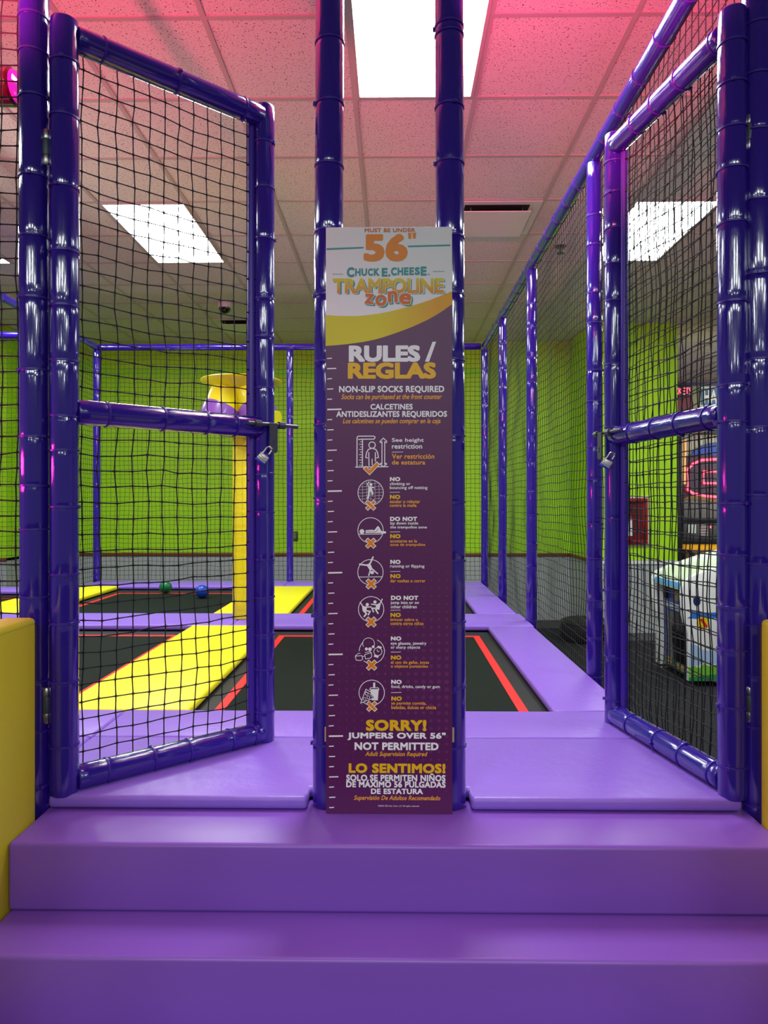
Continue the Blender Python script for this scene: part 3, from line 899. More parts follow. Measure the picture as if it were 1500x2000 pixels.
for ink, s, x0, x1, y0, y1, b in (
        ('white', 'NO', 763.2, 783.2, 931.8, 940, HB), ('white', 'climbing or', 763, 802.8, 942, 949.4, SB), ('white', 'bouncing off netting', 763, 836, 949.4, 957.2, SB),
        ('gold', 'NO', 763.2, 783.2, 966.5, 974.8, HB), ('amber', 'escalar o rebotar', 763, 822, 976.2, 982.9, SB), ('amber', 'contra la malla', 763, 815, 983.8, 990.2, SB),
        ('white', 'DO NOT', 763.8, 816.2, 1009.3, 1017.8, HB), ('white', 'lay down inside', 764, 818.3, 1019, 1026.4, SB), ('white', 'the trampoline zone', 764, 835, 1026.9, 1033.9, SB),
        ('gold', 'NO', 764, 784, 1043.3, 1051.6, HB), ('amber', 'acostarse en la', 764, 816, 1053.4, 1059.7, SB), ('amber', 'zona de trampoline', 764, 832, 1061, 1068, SB),
        ('white', 'NO', 764.3, 784.3, 1093.4, 1101.6, HB), ('white', 'running or flipping', 764, 830.6, 1102.7, 1110.4, SB),
        ('gold', 'NO', 764.5, 784.5, 1121.2, 1129.4, HB), ('amber', 'dar vueltas o correr', 764.4, 832.6, 1131.2, 1137.5, SB),
        ('white', 'DO NOT', 765.8, 818.8, 1163.4, 1172, HB), ('white', 'jump into or on', 765.2, 820, 1174, 1181.6, SB), ('white', 'other children', 765.4, 816, 1181.8, 1188.2, SB),
        ('gold', 'NO', 765, 785, 1196.9, 1205.2, HB), ('amber', 'brincar sobre o', 765, 818.2, 1207, 1213, SB), ('amber', 'contra otros niños', 765, 829, 1214.4, 1221, SB),
        ('white', 'NO', 765.8, 786, 1243, 1251.2, HB), ('white', 'eye glasses, jewelry', 765.4, 834.8, 1253.3, 1261, SB), ('white', 'or sharp objects', 765.5, 822.6, 1261.2, 1268.5, SB),
        ('gold', 'NO', 766, 786.2, 1280, 1288.3, HB), ('amber', 'al uso de gafas, joyas', 765.8, 840, 1290.2, 1298.2, SB), ('amber', 'u objetos punzantes', 766, 838, 1298.2, 1305.6, SB),
        ('white', 'NO', 766.6, 787, 1327.6, 1336, HB), ('white', 'food, drinks, candy or gum', 766.5, 861, 1337.8, 1345.4, SB),
        ('gold', 'NO', 767, 787.4, 1360.2, 1368.6, HB), ('amber', 'se permite comida,', 767, 835, 1370.2, 1377.8, SB), ('amber', 'bebidas, dulces or chicle', 767, 854, 1378.2, 1385.8, SB)):
    T(rl, ink, s, x0, x1, y0, y1, b)
nl = 'notice_print'
T(nl, 'gold', 'SORRY!', 718, 835.3, 1405.8, 1427.6, 0.05)
T(nl, 'white', 'JUMPERS OVER 56"', 682.2, 872.6, 1430.4, 1445.8, 0.042)
T(nl, 'white', 'NOT PERMITTED', 696, 858.8, 1449.8, 1465, 0.042)
T(nl, 'amber', 'Adult Supervision Required', 716.7, 837.4, 1467.8, 1479.4, 0.018, 0.28)
T(nl, 'gold', 'LO SENTIMOS!', 684.6, 872.2, 1491, 1509.9, 0.05)
T(nl, 'white', 'SOLO SE PERMITEN NIÑOS', 680, 872.4, 1510.2, 1525.6, 0.04)
T(nl, 'white', 'DE MÁXIMO 56 PULGADAS', 680, 872.6, 1522.8, 1538, 0.04)
T(nl, 'white', 'DE ESTATURA', 728, 828.7, 1540, 1550.8, 0.04)
T(nl, 'amber', 'Supervisión De Adultos Recomendado', 695, 862.4, 1553.6, 1565.2, 0.018, 0.28)
T('copyright_print', 'white', '©2024 CEC Ent. Conc. L.P. All rights reserved.', 742, 822, 1572.4, 1576, 0.01)


def run_texts():
    cs = []
    for (name, ink, s, x0, x1, y0, y1, bold, shear, lay, rot, space, idx) in TEXTS:
        c = bpy.data.curves.new('t', 'FONT'); c.body = s; c.shear = shear; c.space_character = space * (1 + bold * 1.6)
        c.resolution_u = 3; c.fill_mode = 'FRONT'
        o = bpy.data.objects.new('t', c); COL.objects.link(o); cs.append(o)
    dg = bpy.context.evaluated_depsgraph_get()
    for o, (name, ink, s, x0, x1, y0, y1, bold, shear, lay, rot, space, idx) in zip(cs, TEXTS):
        me = o.evaluated_get(dg).to_mesh()
        a = R(rot); ca, sa = math.cos(a), math.sin(a)
        vs = [(v.co.x * ca - v.co.y * sa, v.co.x * sa + v.co.y * ca) for v in me.vertices]
        if vs:
            fs = [tuple(p.vertices) for p in me.polygons]
            ax = min(v[0] for v in vs) - bold; bx = max(v[0] for v in vs) + bold; ay = min(v[1] for v in vs) - bold; by = max(v[1] for v in vs) + bold
            # heavier weight: the glyphs laid over themselves, shifted by the stroke gain
            if bold > 0.012:
                sh = [(0, 0)] + [(max(-1, min(1, 1.18 * math.cos(q_ * math.pi / 10))) * bold, max(-1, min(1, 1.18 * math.sin(q_ * math.pi / 10))) * bold) for q_ in range(20)]
                if bold > 0.03: sh += [(0.5 * math.cos(q_ * math.pi / 4) * bold, 0.5 * math.sin(q_ * math.pi / 4) * bold) for q_ in range(8)]
            else:
                sh = [(-bold, 0), (bold, 0)]
            for q, (dx, dy) in enumerate(sh):
                out = []
                for x, y in vs:
                    px = x0 + (x + dx - ax) / (bx - ax) * (x1 - x0); py = y1 - (y + dy - ay) / (by - ay) * (y1 - y0)
                    X, Z = SP(px, py); out.append((X, SY - 0.0002 * lay - 0.0000065 * q, Z))
                PR.get(name, ink, idx).add(out, fs)
        o.evaluated_get(dg).to_mesh_clear()
    for o in cs:
        c = o.data; bpy.data.objects.remove(o, do_unlink=True); bpy.data.curves.remove(c)


run_texts()

# ---- pictograms
S4 = 4.6875


def IC(ox, oy):
    return lambda *pts: [(ox + a / S4, oy + b / S4) for a, b in pts]


def cross(name, c, lay=6):
    for w_, ink, ly, ln in ((9.2, 'white', lay, 8.2), (6.4, 'orange', lay + 1, 7.2)):
        for sx in (-1, 1):
            PR.stroke(name, ink, [(c[0] - ln * sx, c[1] - ln), (c[0] + ln * sx, c[1] + ln)], w_ * 0.86, ly + (0.3 if sx > 0 else 0), False, False)


W = 'white'
# height chart
n = 'height_icon'; k = IC(600, 660)
PR.stroke(n, W, k((465, 1180), (465, 920), (470, 903), (480, 900), (620, 900), (630, 912), (620, 927), (500, 928), (478, 930)), 1.9, 3)
PR.stroke(n, W, k((515, 930), (515, 1180)), 1.8, 3)
for j in range(10):
    y = 950 + j * 24; PR.stroke(n, W, k((485 if j % 2 else 495, y), (515, y)), 1.2, 3)
PR.ring(n, W, k((602, 982))[0], 6.2, 1.9, 3)
PR.stroke(n, W, k((560, 1100), (545, 1095), (552, 1050), (568, 1022), (602, 1010), (636, 1022), (652, 1050), (660, 1095), (645, 1100)), 1.9, 3)
PR.stroke(n, W, k((572, 1050), (575, 1170)), 1.9, 3); PR.stroke(n, W, k((632, 1050), (632, 1130)), 1.9, 3); PR.stroke(n, W, k((603, 1110), (603, 1165)), 1.7, 3)
PR.stroke(n, W, k((705, 918), (673, 950), (680, 960), (692, 952), (692, 1155), (680, 1148), (675, 1158), (706, 1180), (736, 1155), (728, 1148), (717, 1155), (717, 952), (730, 960), (736, 948), (705, 918)), 1.7, 3)
PR.stroke(n, W, k((452, 1183), (748, 1180)), 1.8, 3)
chk = k((538, 1190), (580, 1230), (655, 1150))
for w_, ink, ly in ((8.6, 'white', 6), (6.0, 'orange', 7)):
    e = 1.2 if ink == 'white' else 0
    PR.stroke(n, ink, [(chk[0][0] - e, chk[0][1] - e), chk[1], (chk[2][0] + e, chk[2][1] - e)], w_, ly, False, False)

# climbing on the net
n = 'climbing_icon'; k = IC(600, 900); c = (725.9, 962.3)
PR.ring(n, W, c, 24.6, 1.3, 3)
for dx in (-16, -8, 0, 8, 16):
    h = math.sqrt(24 ** 2 - dx ** 2); PR.stroke(n, W, [(c[0] + dx, c[1] - h), (c[0] + dx + 0.6, c[1]), (c[0] + dx, c[1] + h)], 0.45, 3)
for dy in range(-18, 20, 6):
    h = math.sqrt(24 ** 2 - dy ** 2); PR.stroke(n, W, [(c[0] - h + 2 * h * q / 8, c[1] + dy + 0.8 * math.sin(q * 1.57)) for q in range(9)], 0.45, 3)
PR.disc(n, W, k((592, 218))[0], 2.9, 4)
PR.stroke(n, W, k((575, 192), (562, 215), (575, 245)), 2.0, 4); PR.stroke(n, W, k((600, 240), (625, 250)), 1.8, 4)
PR.poly(n, W, k((568, 240), (606, 234), (602, 285), (566, 285)), 4)
PR.stroke(n, W, k((574, 285), (574, 310), (565, 345)), 3.6, 4); PR.stroke(n, W, k((594, 270), (605, 285), (607, 308)), 3.4, 4)
cross(n, (726, 986.8))

# lying down
n = 'lying_icon'; c = (725.9, 1035.9)
PR.ring(n, W, c, 24.6, 1.3, 3)
PR.stroke(n, W, k((480, 673), (702, 671)), 1.3, 3)
PR.disc(n, W, k((512, 648))[0], 4.6, 4)
PR.poly(n, W, k((545, 636), (600, 632), (625, 636), (652, 600), (664, 600), (690, 645), (692, 662), (545, 662)), 4)
PR.stroke(n, W, k((690, 655), (722, 656)), 4.4, 4)
PR.stroke(n, 'purple', k((552, 645), (575, 650), (632, 652), (648, 640), (660, 622)), 0.8, 5)
cross(n, (726.3, 1061))

# cartwheel
n = 'flipping_icon'; c = (725.9, 1117.6)
PR.ring(n, W, c, 24.6, 1.3, 3)
PR.stroke(n, W, k((480, 1065), (700, 1062)), 1.3, 3)
PR.disc(n, W, k((606, 1023))[0], 3.4, 4)
PR.stroke(n, W, k((613, 882), (590, 935), (570, 960)), 3.0, 4); PR.stroke(n, W, k((492, 948), (560, 957), (580, 975)), 3.0, 4)
PR.poly(n, W, k((552, 950), (588, 938), (612, 995), (585, 1005)), 4)
PR.stroke(n, W, k((592, 990), (575, 1050)), 2.4, 4); PR.stroke(n, W, k((600, 985), (655, 1033)), 2.4, 4)
cross(n, (727.4, 1140.4))

# jumping on others
n = 'jumping_icon'; c = (727.4, 1190); k = IC(600, 1140)
PR.ring(n, W, c, 24.6, 1.3, 3)
PR.disc(n, W, k((562, 192))[0], 3.2, 4); PR.disc(n, W, k((632, 168))[0], 3.2, 4)
PR.stroke(n, W, k((498, 172), (520, 205), (545, 218)), 2.2, 4); PR.stroke(n, W, k((550, 215), (598, 213)), 2.2, 4)
PR.poly(n, W, k((515, 210), (560, 208), (552, 262), (520, 250)), 4)
PR.stroke(n, W, k((530, 250), (555, 275), (535, 300)), 3.0, 4); PR.stroke(n, W, k((540, 245), (588, 255), (572, 285)), 2.6, 4)
PR.stroke(n, W, k((698, 142), (680, 180), (655, 192)), 2.2, 4); PR.stroke(n, W, k((648, 195), (600, 188)), 2.2, 4)
PR.poly(n, W, k((640, 190), (685, 180), (672, 240), (640, 230)), 4)
PR.stroke(n, W, k((660, 225), (640, 240), (660, 272)), 2.8, 4); PR.stroke(n, W, k((645, 225), (605, 225), (618, 258)), 2.6, 4)
cross(n, (727.4, 1214.7))

# glasses, jewellery, watch
n = 'jewelry_icon'; c = (729, 1272)
PR.ring(n, W, c, 24.4, 1.3, 3, -65, 130); PR.ring(n, W, c, 24.4, 1.3, 3, 180, 225)
PR.ring(n, W, k((575, 550))[0], 11.4, 1.1, 3, 150, 385)
for q, r in (((555, 598), 3.0), ((588, 600), 3.6), ((617, 578), 2.8)): PR.disc(n, W, k(q)[0], r, 4)
PR.stroke(n, W, k((455, 665), (515, 658), (522, 690), (505, 705), (462, 700)), 1.2, 4, True); PR.stroke(n, W, k((540, 650), (600, 632), (605, 665), (592, 682), (548, 690)), 1.2, 4, True)
PR.stroke(n, W, k((520, 668), (540, 664)), 1.2, 4); PR.stroke(n, W, k((455, 662), (480, 640), (500, 638)), 1.1, 4); PR.stroke(n, W, k((600, 632), (590, 622), (545, 630)), 1.1, 4)
PR.ring(n, W, k((660, 622))[0], 7.8, 1.2, 4)
PR.poly(n, W, k((650, 585), (660, 568), (695, 578), (690, 598)), 4); PR.poly(n, W, k((628, 650), (668, 662), (662, 680), (622, 668)), 4)
PR.stroke(n, W, k((652, 605), (660, 624), (672, 618)), 1.0, 5)
cross(n, (728.6, 1299))

# pizza and drink
n = 'food_icon'; c = (729, 1353)
PR.ring(n, W, c, 24.6, 1.3, 3)
PR.poly(n, W, k((618, 905), (636, 905), (636, 950), (618, 950)), 4)
PR.poly(n, W, k((592, 968), (668, 968), (660, 1068), (604, 1068)), 4)
PR.stroke(n, W, k((585, 968), (594, 952), (662, 952), (672, 968), (585, 968)), 1.2, 4)
PR.poly(n, 'purple', k((550, 962), (630, 1045), (500, 1096)), 5)
PR.stroke(n, W, k((552, 965), (600, 995), (628, 1045), (505, 1093)), 1.3, 6, True); PR.stroke(n, W, k((548, 985), (590, 1010), (612, 1042)), 0.9, 6)
for q in ((558, 1008), (575, 1040), (540, 1055)): PR.ring(n, W, k(q)[0], 2.8, 0.9, 6, n=20)
cross(n, (729.3, 1379.4))

for (name, ink, idx), mb in PR.d.items():
    o = mb.build(name, INK[ink], sign)
    if ink != 'white' and name in ('heading_print', 'logo_print', 'title_print', 'socks_print', 'rule_print', 'notice_print'):
        o['label'] = {'gold': 'gold printed lettering', 'amber': 'amber printed lettering', 'teal': 'teal printed lettering', 'orange': 'orange printed numerals', 'rust': 'orange printed lettering', 'fire': 'yellow to orange printed lettering'}[ink]
# wooden spacer blocks at the foot of the sign
for x0, x1 in ((SX0 - 0.004, SX0 + 0.01), (SX0 + SW - 0.009, SX0 + SW + 0.006)):
    m = MB(); m.box(x0, x1, SY + 0.0092, SY + 0.0098 + 0.004, zy(1452, SY), zy(1423, SY), 0.001, 1); m.build('spacer_block', mat('pale_wood', rgb(190, 165, 130), 0.7), sign)

# ================================================================== YELLOW POLE WITH BALL FUNNEL
PX, PY = -0.988, 4.62
t = thing('ball_funnel_pole', 'yellow padded pole topped by a yellow and purple ball funnel', 'ball game', (PX, PY, PADT))
m = MB()
oct_ = [(PX + 0.0575 * math.cos(R(22.5 + 45 * i)) * 1.02, PY + 0.0575 * math.sin(R(22.5 + 45 * i))) for i in range(8)]
m.prism(oct_, PADT + 0.0005, 1.92, 'z', 0.006, 2)
YPOLE = bump(mat('yellow_pole_vinyl', (0.84, 0.74, 0.01, 1), 0.42), 1.0, 0.5, 0.012, 'Object', (6, 6, 26), 2)
m.build('padded_pole', YPOLE, t)
m = MB(); m.tube([(PX + 0.02, PY - 0.0555, PADT + 0.01), (PX + 0.02, PY - 0.0555, 1.9)], 0.0022, 6); m.build('seam', YPOLE, t)
# funnel: four chute lobes under a wide flared rim
YF = mat('yellow_moulded_plastic', (0.80, 0.80, 0.008, 1), 0.32, coat=0.2)
PF = mat('purple_moulded_plastic', rgb(140, 92, 200), 0.32, coat=0.2)
RIMZ = CZ + 0.805


def funnel_surface(rows, n=112):
    """rows: height below the rim, radius in the valleys, radius on the lobes, drop of the row in the valleys"""
    vs = []; fs = []
    for h, rv, rl_, dz in rows:
        for k in range(n):
            a = 2 * math.pi * k / n
            lobe = (0.5 + 0.5 * math.cos(4 * (a - R(43)))) ** 0.5
            r = rv + (rl_ - rv) * lobe
            vs.append((PX + r * math.cos(a), PY + r * math.sin(a), RIMZ - h - dz * (1 - lobe)))
    for i in range(len(rows) - 1):
        for k in range(n):
            k2 = (k + 1) % n
            fs.append((i * n + k, (i + 1) * n + k, (i + 1) * n + k2, i * n + k2))
    return vs, fs


m = MB()
m.lathe([(0.12, RIMZ - 0.07), (0.175, RIMZ - 0.066), (0.20, RIMZ - 0.05), (0.235, RIMZ - 0.026), (0.258, RIMZ - 0.012), (0.262, RIMZ - 0.004), (0.258, RIMZ), (0.240, RIMZ - 0.008), (0.20, RIMZ - 0.035), (0.17, RIMZ - 0.05), (0.11, RIMZ - 0.06)], (PX, PY, 0), 64)
m.build('funnel_rim', YF, t)
rows_y = [(0.035, 0.19, 0.17, 0), (0.045, 0.165, 0.195, 0.01), (0.06, 0.14, 0.21, 0.03), (0.085, 0.11, 0.222, 0.05), (0.11, 0.09, 0.232, 0.06), (0.142, 0.075, 0.246, 0.075)]
rows_p = [(0.142, 0.075, 0.248, 0.075), (0.165, 0.068, 0.262, 0.08), (0.20, 0.063, 0.277, 0.08), (0.24, 0.06, 0.287, 0.07), (0.28, 0.06, 0.284, 0.055), (0.315, 0.06, 0.268, 0.04), (0.34, 0.058, 0.24, 0.02), (0.352, 0.058, 0.20, 0), (0.345, 0.056, 0.12, 0)]
m = MB(); m.add(*funnel_surface(rows_y)); m.build('funnel_body', YF, t, angle=60)
m = MB(); m.add(*funnel_surface(rows_p)); m.build('chute_skirt', PF, t, angle=60)
# round chute mouth on the right of the skirt
m = MB()
a = R(-24)
c = Vector((PX + 0.262 * math.cos(a), PY + 0.262 * math.sin(a), RIMZ - 0.262)); d = Vector((math.cos(a), math.sin(a), -0.2)).normalized()
m.tube([c - d * 0.03, c + d * 0.012], [0.050, 0.054], 24)
m.build('chute_mouth', YF, t)

# ================================================================== OUTSIDE THE NET, RIGHT
# fire extinguisher cabinet on the right-hand green wall
WY = 8.17
fx0, fx1, fz0, fz1 = 2.545, 2.892, CZ - 0.455, CZ + 0.07
t = thing('extinguisher_cabinet', 'red fire extinguisher cabinet on the lime wall beyond the right gate', 'cabinet', ((fx0 + fx1) / 2, WY, fz0))
m = MB(); m.box(fx0 - 0.03, fx1 + 0.03, WY - 0.012, WY, fz0 - 0.03, fz1 + 0.03, 0.003); m.build('backplate', mat('pale_lime_trim', rgb(205, 215, 150), 0.5), t)
REDP = mat('red_paint', rgb(150, 16, 26), 0.35)
m = MB()
m.box(fx0, fx1, WY - 0.05, WY - 0.012, fz0, fz0 + 0.05, 0.004); m.box(fx0, fx1, WY - 0.05, WY - 0.012, fz1 - 0.05, fz1, 0.004)
m.box(fx0, fx0 + 0.05, WY - 0.05, WY - 0.012, fz0 + 0.05, fz1 - 0.05, 0.004); m.box(fx1 - 0.05, fx1, WY - 0.05, WY - 0.012, fz0 + 0.05, fz1 - 0.05, 0.004)
m.build('frame', REDP, t)
m = MB(); m.box(fx0 + 0.05, fx1 - 0.05, WY - 0.020, WY - 0.012, fz0 + 0.05, fz1 - 0.05); m.box(fx1 - 0.14, fx1 - 0.05, WY - 0.030, WY - 0.02, fz0 + 0.05, fz1 - 0.05); m.build('cabinet_back', mat('dark_red_recess', rgb(105, 10, 20), 0.5), t)
t2 = thing('fire_extinguisher', 'fire extinguisher with white label inside the red wall cabinet', 'extinguisher', (fx0 + 0.115, WY - 0.075, fz0 + 0.055))
cxx, cyy = fx0 + 0.115, WY - 0.075
m = MB(); m.lathe([(0.048, fz0 + 0.052), (0.050, fz0 + 0.06), (0.050, fz0 + 0.30), (0.040, fz0 + 0.34), (0.018, fz0 + 0.36), (0.018, fz0 + 0.385)], (cxx, cyy, 0), 24); m.build('cylinder', REDP, t2)
m = MB(); m.lathe([(0.0508, fz0 + 0.10), (0.0508, fz0 + 0.29)], (cxx, cyy, 0), 24); m.build('paper_label', WHITEPL, t2)
m = MB(); m.box(cxx - 0.03, cxx + 0.04, cyy - 0.012, cyy + 0.012, fz0 + 0.385, fz0 + 0.41, 0.004); m.box(cxx - 0.01, cxx + 0.05, cyy - 0.008, cyy + 0.008, fz0 + 0.42, fz0 + 0.432, 0.003); m.build('valve_handle', BLKMETAL, t2)

# black round cushion on the carpet
t = thing('floor_cushion', 'round black cushion on the dark carpet beyond the right net', 'cushion', (2.08, 7.74, 0))
m = MB(); m.lathe([(0.12, 0.0), (0.24, 0.01), (0.26, 0.05), (0.265, 0.15), (0.25, 0.21), (0.22, 0.235), (0.14, 0.235), (0.11, 0.21)], (2.08, 7.74, 0), 36); m.build('body', mat('black_vinyl', rgb(16, 16, 18), 0.55), t)
m = MB(); m.lathe([(0.266, 0.20), (0.262, 0.215), (0.255, 0.22)], (2.08, 7.74, 0), 36); m.build('rim_piping', BLKMETAL, t)

# white children's arcade cabinet
KY0, KY1 = 5.78, 6.50
t = thing('kiddie_arcade_cabinet', 'low white and blue arcade cabinet for children beyond the right gate', 'arcade machine', (2.7, 6.14, 0))
side = [(2.383, 0.045), (2.383, 0.42), (2.350, 0.52), (2.326, 0.62), (2.322, 0.72), (2.335, 0.81), (2.372, 0.872), (2.46, 0.915), (2.60, 0.962), (2.80, 1.03), (2.95, 1.07), (3.05, 1.03), (3.08, 0.90), (3.08, 0.045)]
WG = mat('white_gloss_laminate', rgb(236, 240, 236), 0.35)
for a, b in ((KY0, KY0 + 0.045), (KY1 - 0.10, KY1)):
    m = MB(); m.prism(side, a, b, 'y', 0.006, 2); m.build('side_panel', WG, t)
m = MB(); m.box(2.43, 3.06, KY0 + 0.045, KY1 - 0.10, 0.05, 0.74, 0.004); m.build('body', mat('blue_print_laminate', rgb(30, 60, 150), 0.4), t)
m = MB(); m.prism([(2.335, 0.775), (2.372, 0.872), (2.46, 0.915), (2.60, 0.955), (3.04, 1.02), (3.04, 0.742), (2.43, 0.742)], KY0 + 0.046, KY1 - 0.101, 'y', 0.003, 1)
m.build('marquee_top', mat('pale_green_white_laminate', rgb(214, 232, 200), 0.35), t)
m = MB(); m.prism([(2.332, 0.79), (2.345, 0.83), (2.350, 0.83), (2.338, 0.79)], KY0 + 0.047, KY1 - 0.102, 'y'); m.build('marquee_stripe', mat('sky_blue_print', rgb(90, 160, 225), 0.4), t)
m = MB(); m.box(2.418, 2.431, KY0 + 0.12, KY1 - 0.19, 0.14, 0.55, 0.004); m.build('black_door', mat('black_gloss', rgb(10, 10, 14), 0.15), t)
m = MB(); m.box(2.421, 2.4295, KY0 + 0.05, KY1 - 0.105, 0.565, 0.62, 0.002); m.build('control_ledge', mat('pale_lilac_laminate', rgb(196, 204, 226), 0.4), t)
m = MB(); m.sphere((2.43, 6.12, 0.69), 0.055, 20, sc=(0.4, 1, 1)); m.build('round_emblem', mat('tan_plastic', rgb(150, 140, 120), 0.4), t)
m = MB(); m.box(2.405, 2.432, KY1 - 0.19, KY1 - 0.115, 0.645, 0.735, 0.02, 3); m.build('speaker_opening', BLACK, t)
m = MB(); m.box(2.422, 2.4295, KY0 + 0.05, KY1 - 0.105, 0.055, 0.135, 0.002); m.build('front_skirt', mat('dark_green_print', rgb(30, 90, 66), 0.4), t)
for y0_, y1_, z0_ in ((6.22, 6.32, 0.09), (6.06, 6.14, 0.075), (5.96, 6.03, 0.075)):
    m = MB(); m.box(2.419, 2.4225, y0_, y1_, z0_, z0_ + 0.055, 0.002, 1); m.build('printed_crate', mat('tan_crate_print', rgb(176, 140, 80), 0.5), t)
yy = KY0 - 0.0008


def kp(name, c, pts, lift=0):
    m = MB(); m.prism(pts, yy - 0.0006 - lift, yy + 0.0008, 'y'); m.build(name, c, t)


kp('printed_grass', mat('grass_green_print', rgb(110, 185, 50), 0.4), [(2.386, 0.048), (2.386, 0.16), (2.43, 0.17), (2.47, 0.15), (2.51, 0.19), (2.56, 0.165), (2.62, 0.185), (2.75, 0.165), (2.9, 0.18), (3.075, 0.165), (3.075, 0.048)])
kp('printed_hill', mat('deep_green_print', rgb(36, 140, 64), 0.4), [(2.386, 0.048), (2.386, 0.075), (2.46, 0.088), (2.56, 0.10), (3.075, 0.11), (3.075, 0.048)], 0.0006)
kp('printed_water', mat('pale_blue_print', rgb(165, 195, 225), 0.4), [(2.388, 0.171), (2.40, 0.36), (2.44, 0.34), (2.50, 0.30), (2.75, 0.26), (3.07, 0.25), (3.07, 0.19), (2.62, 0.186), (2.51, 0.192), (2.44, 0.172)])
kp('printed_band', mat('scarf_blue_print', rgb(50, 120, 205), 0.4), [(2.372, 0.555), (2.41, 0.575), (2.40, 0.615), (2.50, 0.60), (2.70, 0.605), (2.90, 0.62), (2.90, 0.57), (2.70, 0.56), (2.48, 0.548)])
kp('printed_spot', mat('navy_print', rgb(24, 40, 110), 0.4), [(2.452 + 0.03 * math.cos(R(q)), 0.695 + 0.042 * math.sin(R(q))) for q in range(0, 360, 24)])
kp('printed_ball', mat('yellow_ball_print', rgb(238, 196, 20), 0.4), [(2.50 + 0.052 * math.cos(R(q)), 0.515 + 0.052 * math.sin(R(q))) for q in range(0, 360, 18)], 0.0006)
kp('printed_ball_stripe', mat('red_ball_print', rgb(205, 40, 30), 0.4), [(2.475, 0.545), (2.492, 0.556), (2.54, 0.49), (2.525, 0.475)], 0.0012)
for fx, fy in ((2.44, KY0 + 0.05), (3.0, KY0 + 0.05), (2.44, KY1 - 0.05), (3.0, KY1 - 0.05)):
    m = MB(); m.lathe([(0.032, 0.0), (0.032, 0.008), (0.012, 0.012), (0.012, 0.05)], (fx, fy, 0), 14); m.build('levelling_foot', STEEL, t)

# big basketball-style arcade machine far behind
AY = 9.20


def AX(px): return (px - 768) / F * AY


def AZ(py): return CZ + (985 - py) / F * AY


NEON = mat('red_neon', rgb(255, 40, 60), 0.4, emit=5.0, ecol=(1.0, 0.05, 0.09, 1))
t = thing('arcade_machine', 'tall arcade machine with red neon outline and TICKETS display, far right', 'arcade machine', (4.2, 9.7, 0))
DKB = mat('dark_blue_grey_laminate', rgb(48, 46, 70), 0.45)
NAVY = mat('navy_blue_laminate', rgb(20, 24, 110), 0.4)
x1a = AX(1450)
m = MB(); m.box(AX(1318), x1a, AY + 0.06, AY + 1.1, 0.02, AZ(748)); m.build('cabinet', DKB, t)
m = MB(); m.box(AX(1318), x1a, AY + 0.02, AY + 0.06, AZ(838), AZ(750), 0.01); m.build('header_panel', mat('olive_cream_header', rgb(150, 146, 118), 0.4), t)
m = MB(); m.box(AX(1318), x1a, AY + 0.0, AY + 0.06, AZ(754), AZ(748), 0.004); m.build('header_band', mat('navy_header_band', rgb(44, 50, 92), 0.4), t)
m = MB(); m.box(AX(1363), x1a, AY + 0.004, AY + 0.02, AZ(796), AZ(756), 0.004); hp = m.build('header_plaque', mat('white_plaque_edge', rgb(214, 216, 212), 0.4), t)
m = MB(); m.box(AX(1366), x1a, AY - 0.002, AY + 0.006, AZ(792), AZ(760), 0.002); m.build('plaque_field', mat('dusty_blue_field', rgb(92, 122, 172), 0.4), hp)
m = MB(); m.prism([(AX(1318), AZ(744)), (AX(1341), AZ(748)), (AX(1352), AZ(790)), (AX(1343), AZ(838)), (AX(1318), AZ(838))], AY + 0.004, AY + 0.02, 'y', 0.003, 1); m.build('header_swoop', mat('maroon_laminate', rgb(110, 30, 50), 0.4), t)
m = MB(); m.box(AX(1300), AX(1348), AY - 0.03, AY + 0.004, AZ(776), AZ(755), 0.004); td = m.build('ticket_display', BLKMETAL, t)
m = MB(); m.box(AX(1330), x1a, AY + 0.03, AY + 0.058, AZ(890), AZ(850)); m.build('shutter_panel', mat('cream_slats', rgb(196, 188, 172), 0.5), t)
m = MB()
for q in range(16):
    x = AX(1334) + q * 0.05
    if x < x1a: m.box(x, x + 0.006, AY + 0.026, AY + 0.031, AZ(889), AZ(851))
m.build('shutter_slats', mat('slat_grey', rgb(120, 112, 104), 0.5), t)  # thin grey strips across the cream panel
m = MB(); m.box(AX(1323), AX(1335.5), AY - 0.02, AY + 0.03, AZ(946), AZ(860), 0.004); m.build('light_strip', mat('warm_light_strip', rgb(235, 170, 80), 0.5, emit=0.55, ecol=(1.0, 0.55, 0.16, 1)), t)
m = MB(); m.box(AX(1312), AX(1323), AY - 0.12, AY + 0.03, 0.02, AZ(842), 0.004); m.box(AX(1312), x1a, AY - 0.10, AY + 0.03, AZ(850), AZ(842), 0.004); m.build('black_frame', BLKMETAL, t)
arch = [(AX(1346), AZ(890)), (AX(1354), AZ(879)), (AX(1368), AZ(871)), (AX(1385), AZ(866)), (AX(1410), AZ(864)), (x1a, AZ(868)), (x1a, AZ(890))]
m = MB(); m.prism(arch, AY + 0.0, AY + 0.03, 'y', 0.003, 1); m.build('blue_arch', mat('bright_blue_laminate', rgb(36, 78, 190), 0.4), t)
nl_ = [(AX(1400), AZ(897)), (AX(1368), AZ(899)), (AX(1352), AZ(906)), (AX(1342), AZ(916)), (AX(1342), AZ(957)), (AX(1352), AZ(964)), (AX(1375), AZ(969)), (AX(1400), AZ(971)), (x1a, AZ(965))]
m = MB(); m.tube([(x, AY + 0.02, z) for x, z in nl_], 0.016, 10); m.build('neon_outline', NEON, t)
m = MB(); m.tube([(AX(1410), AY + 0.03, AZ(921)), (AX(1373), AY + 0.03, AZ(921)), (AX(1373), AY + 0.03, AZ(944)), (AX(1410), AY + 0.03, AZ(944))], 0.015, 10); m.build('neon_square', NEON, t)
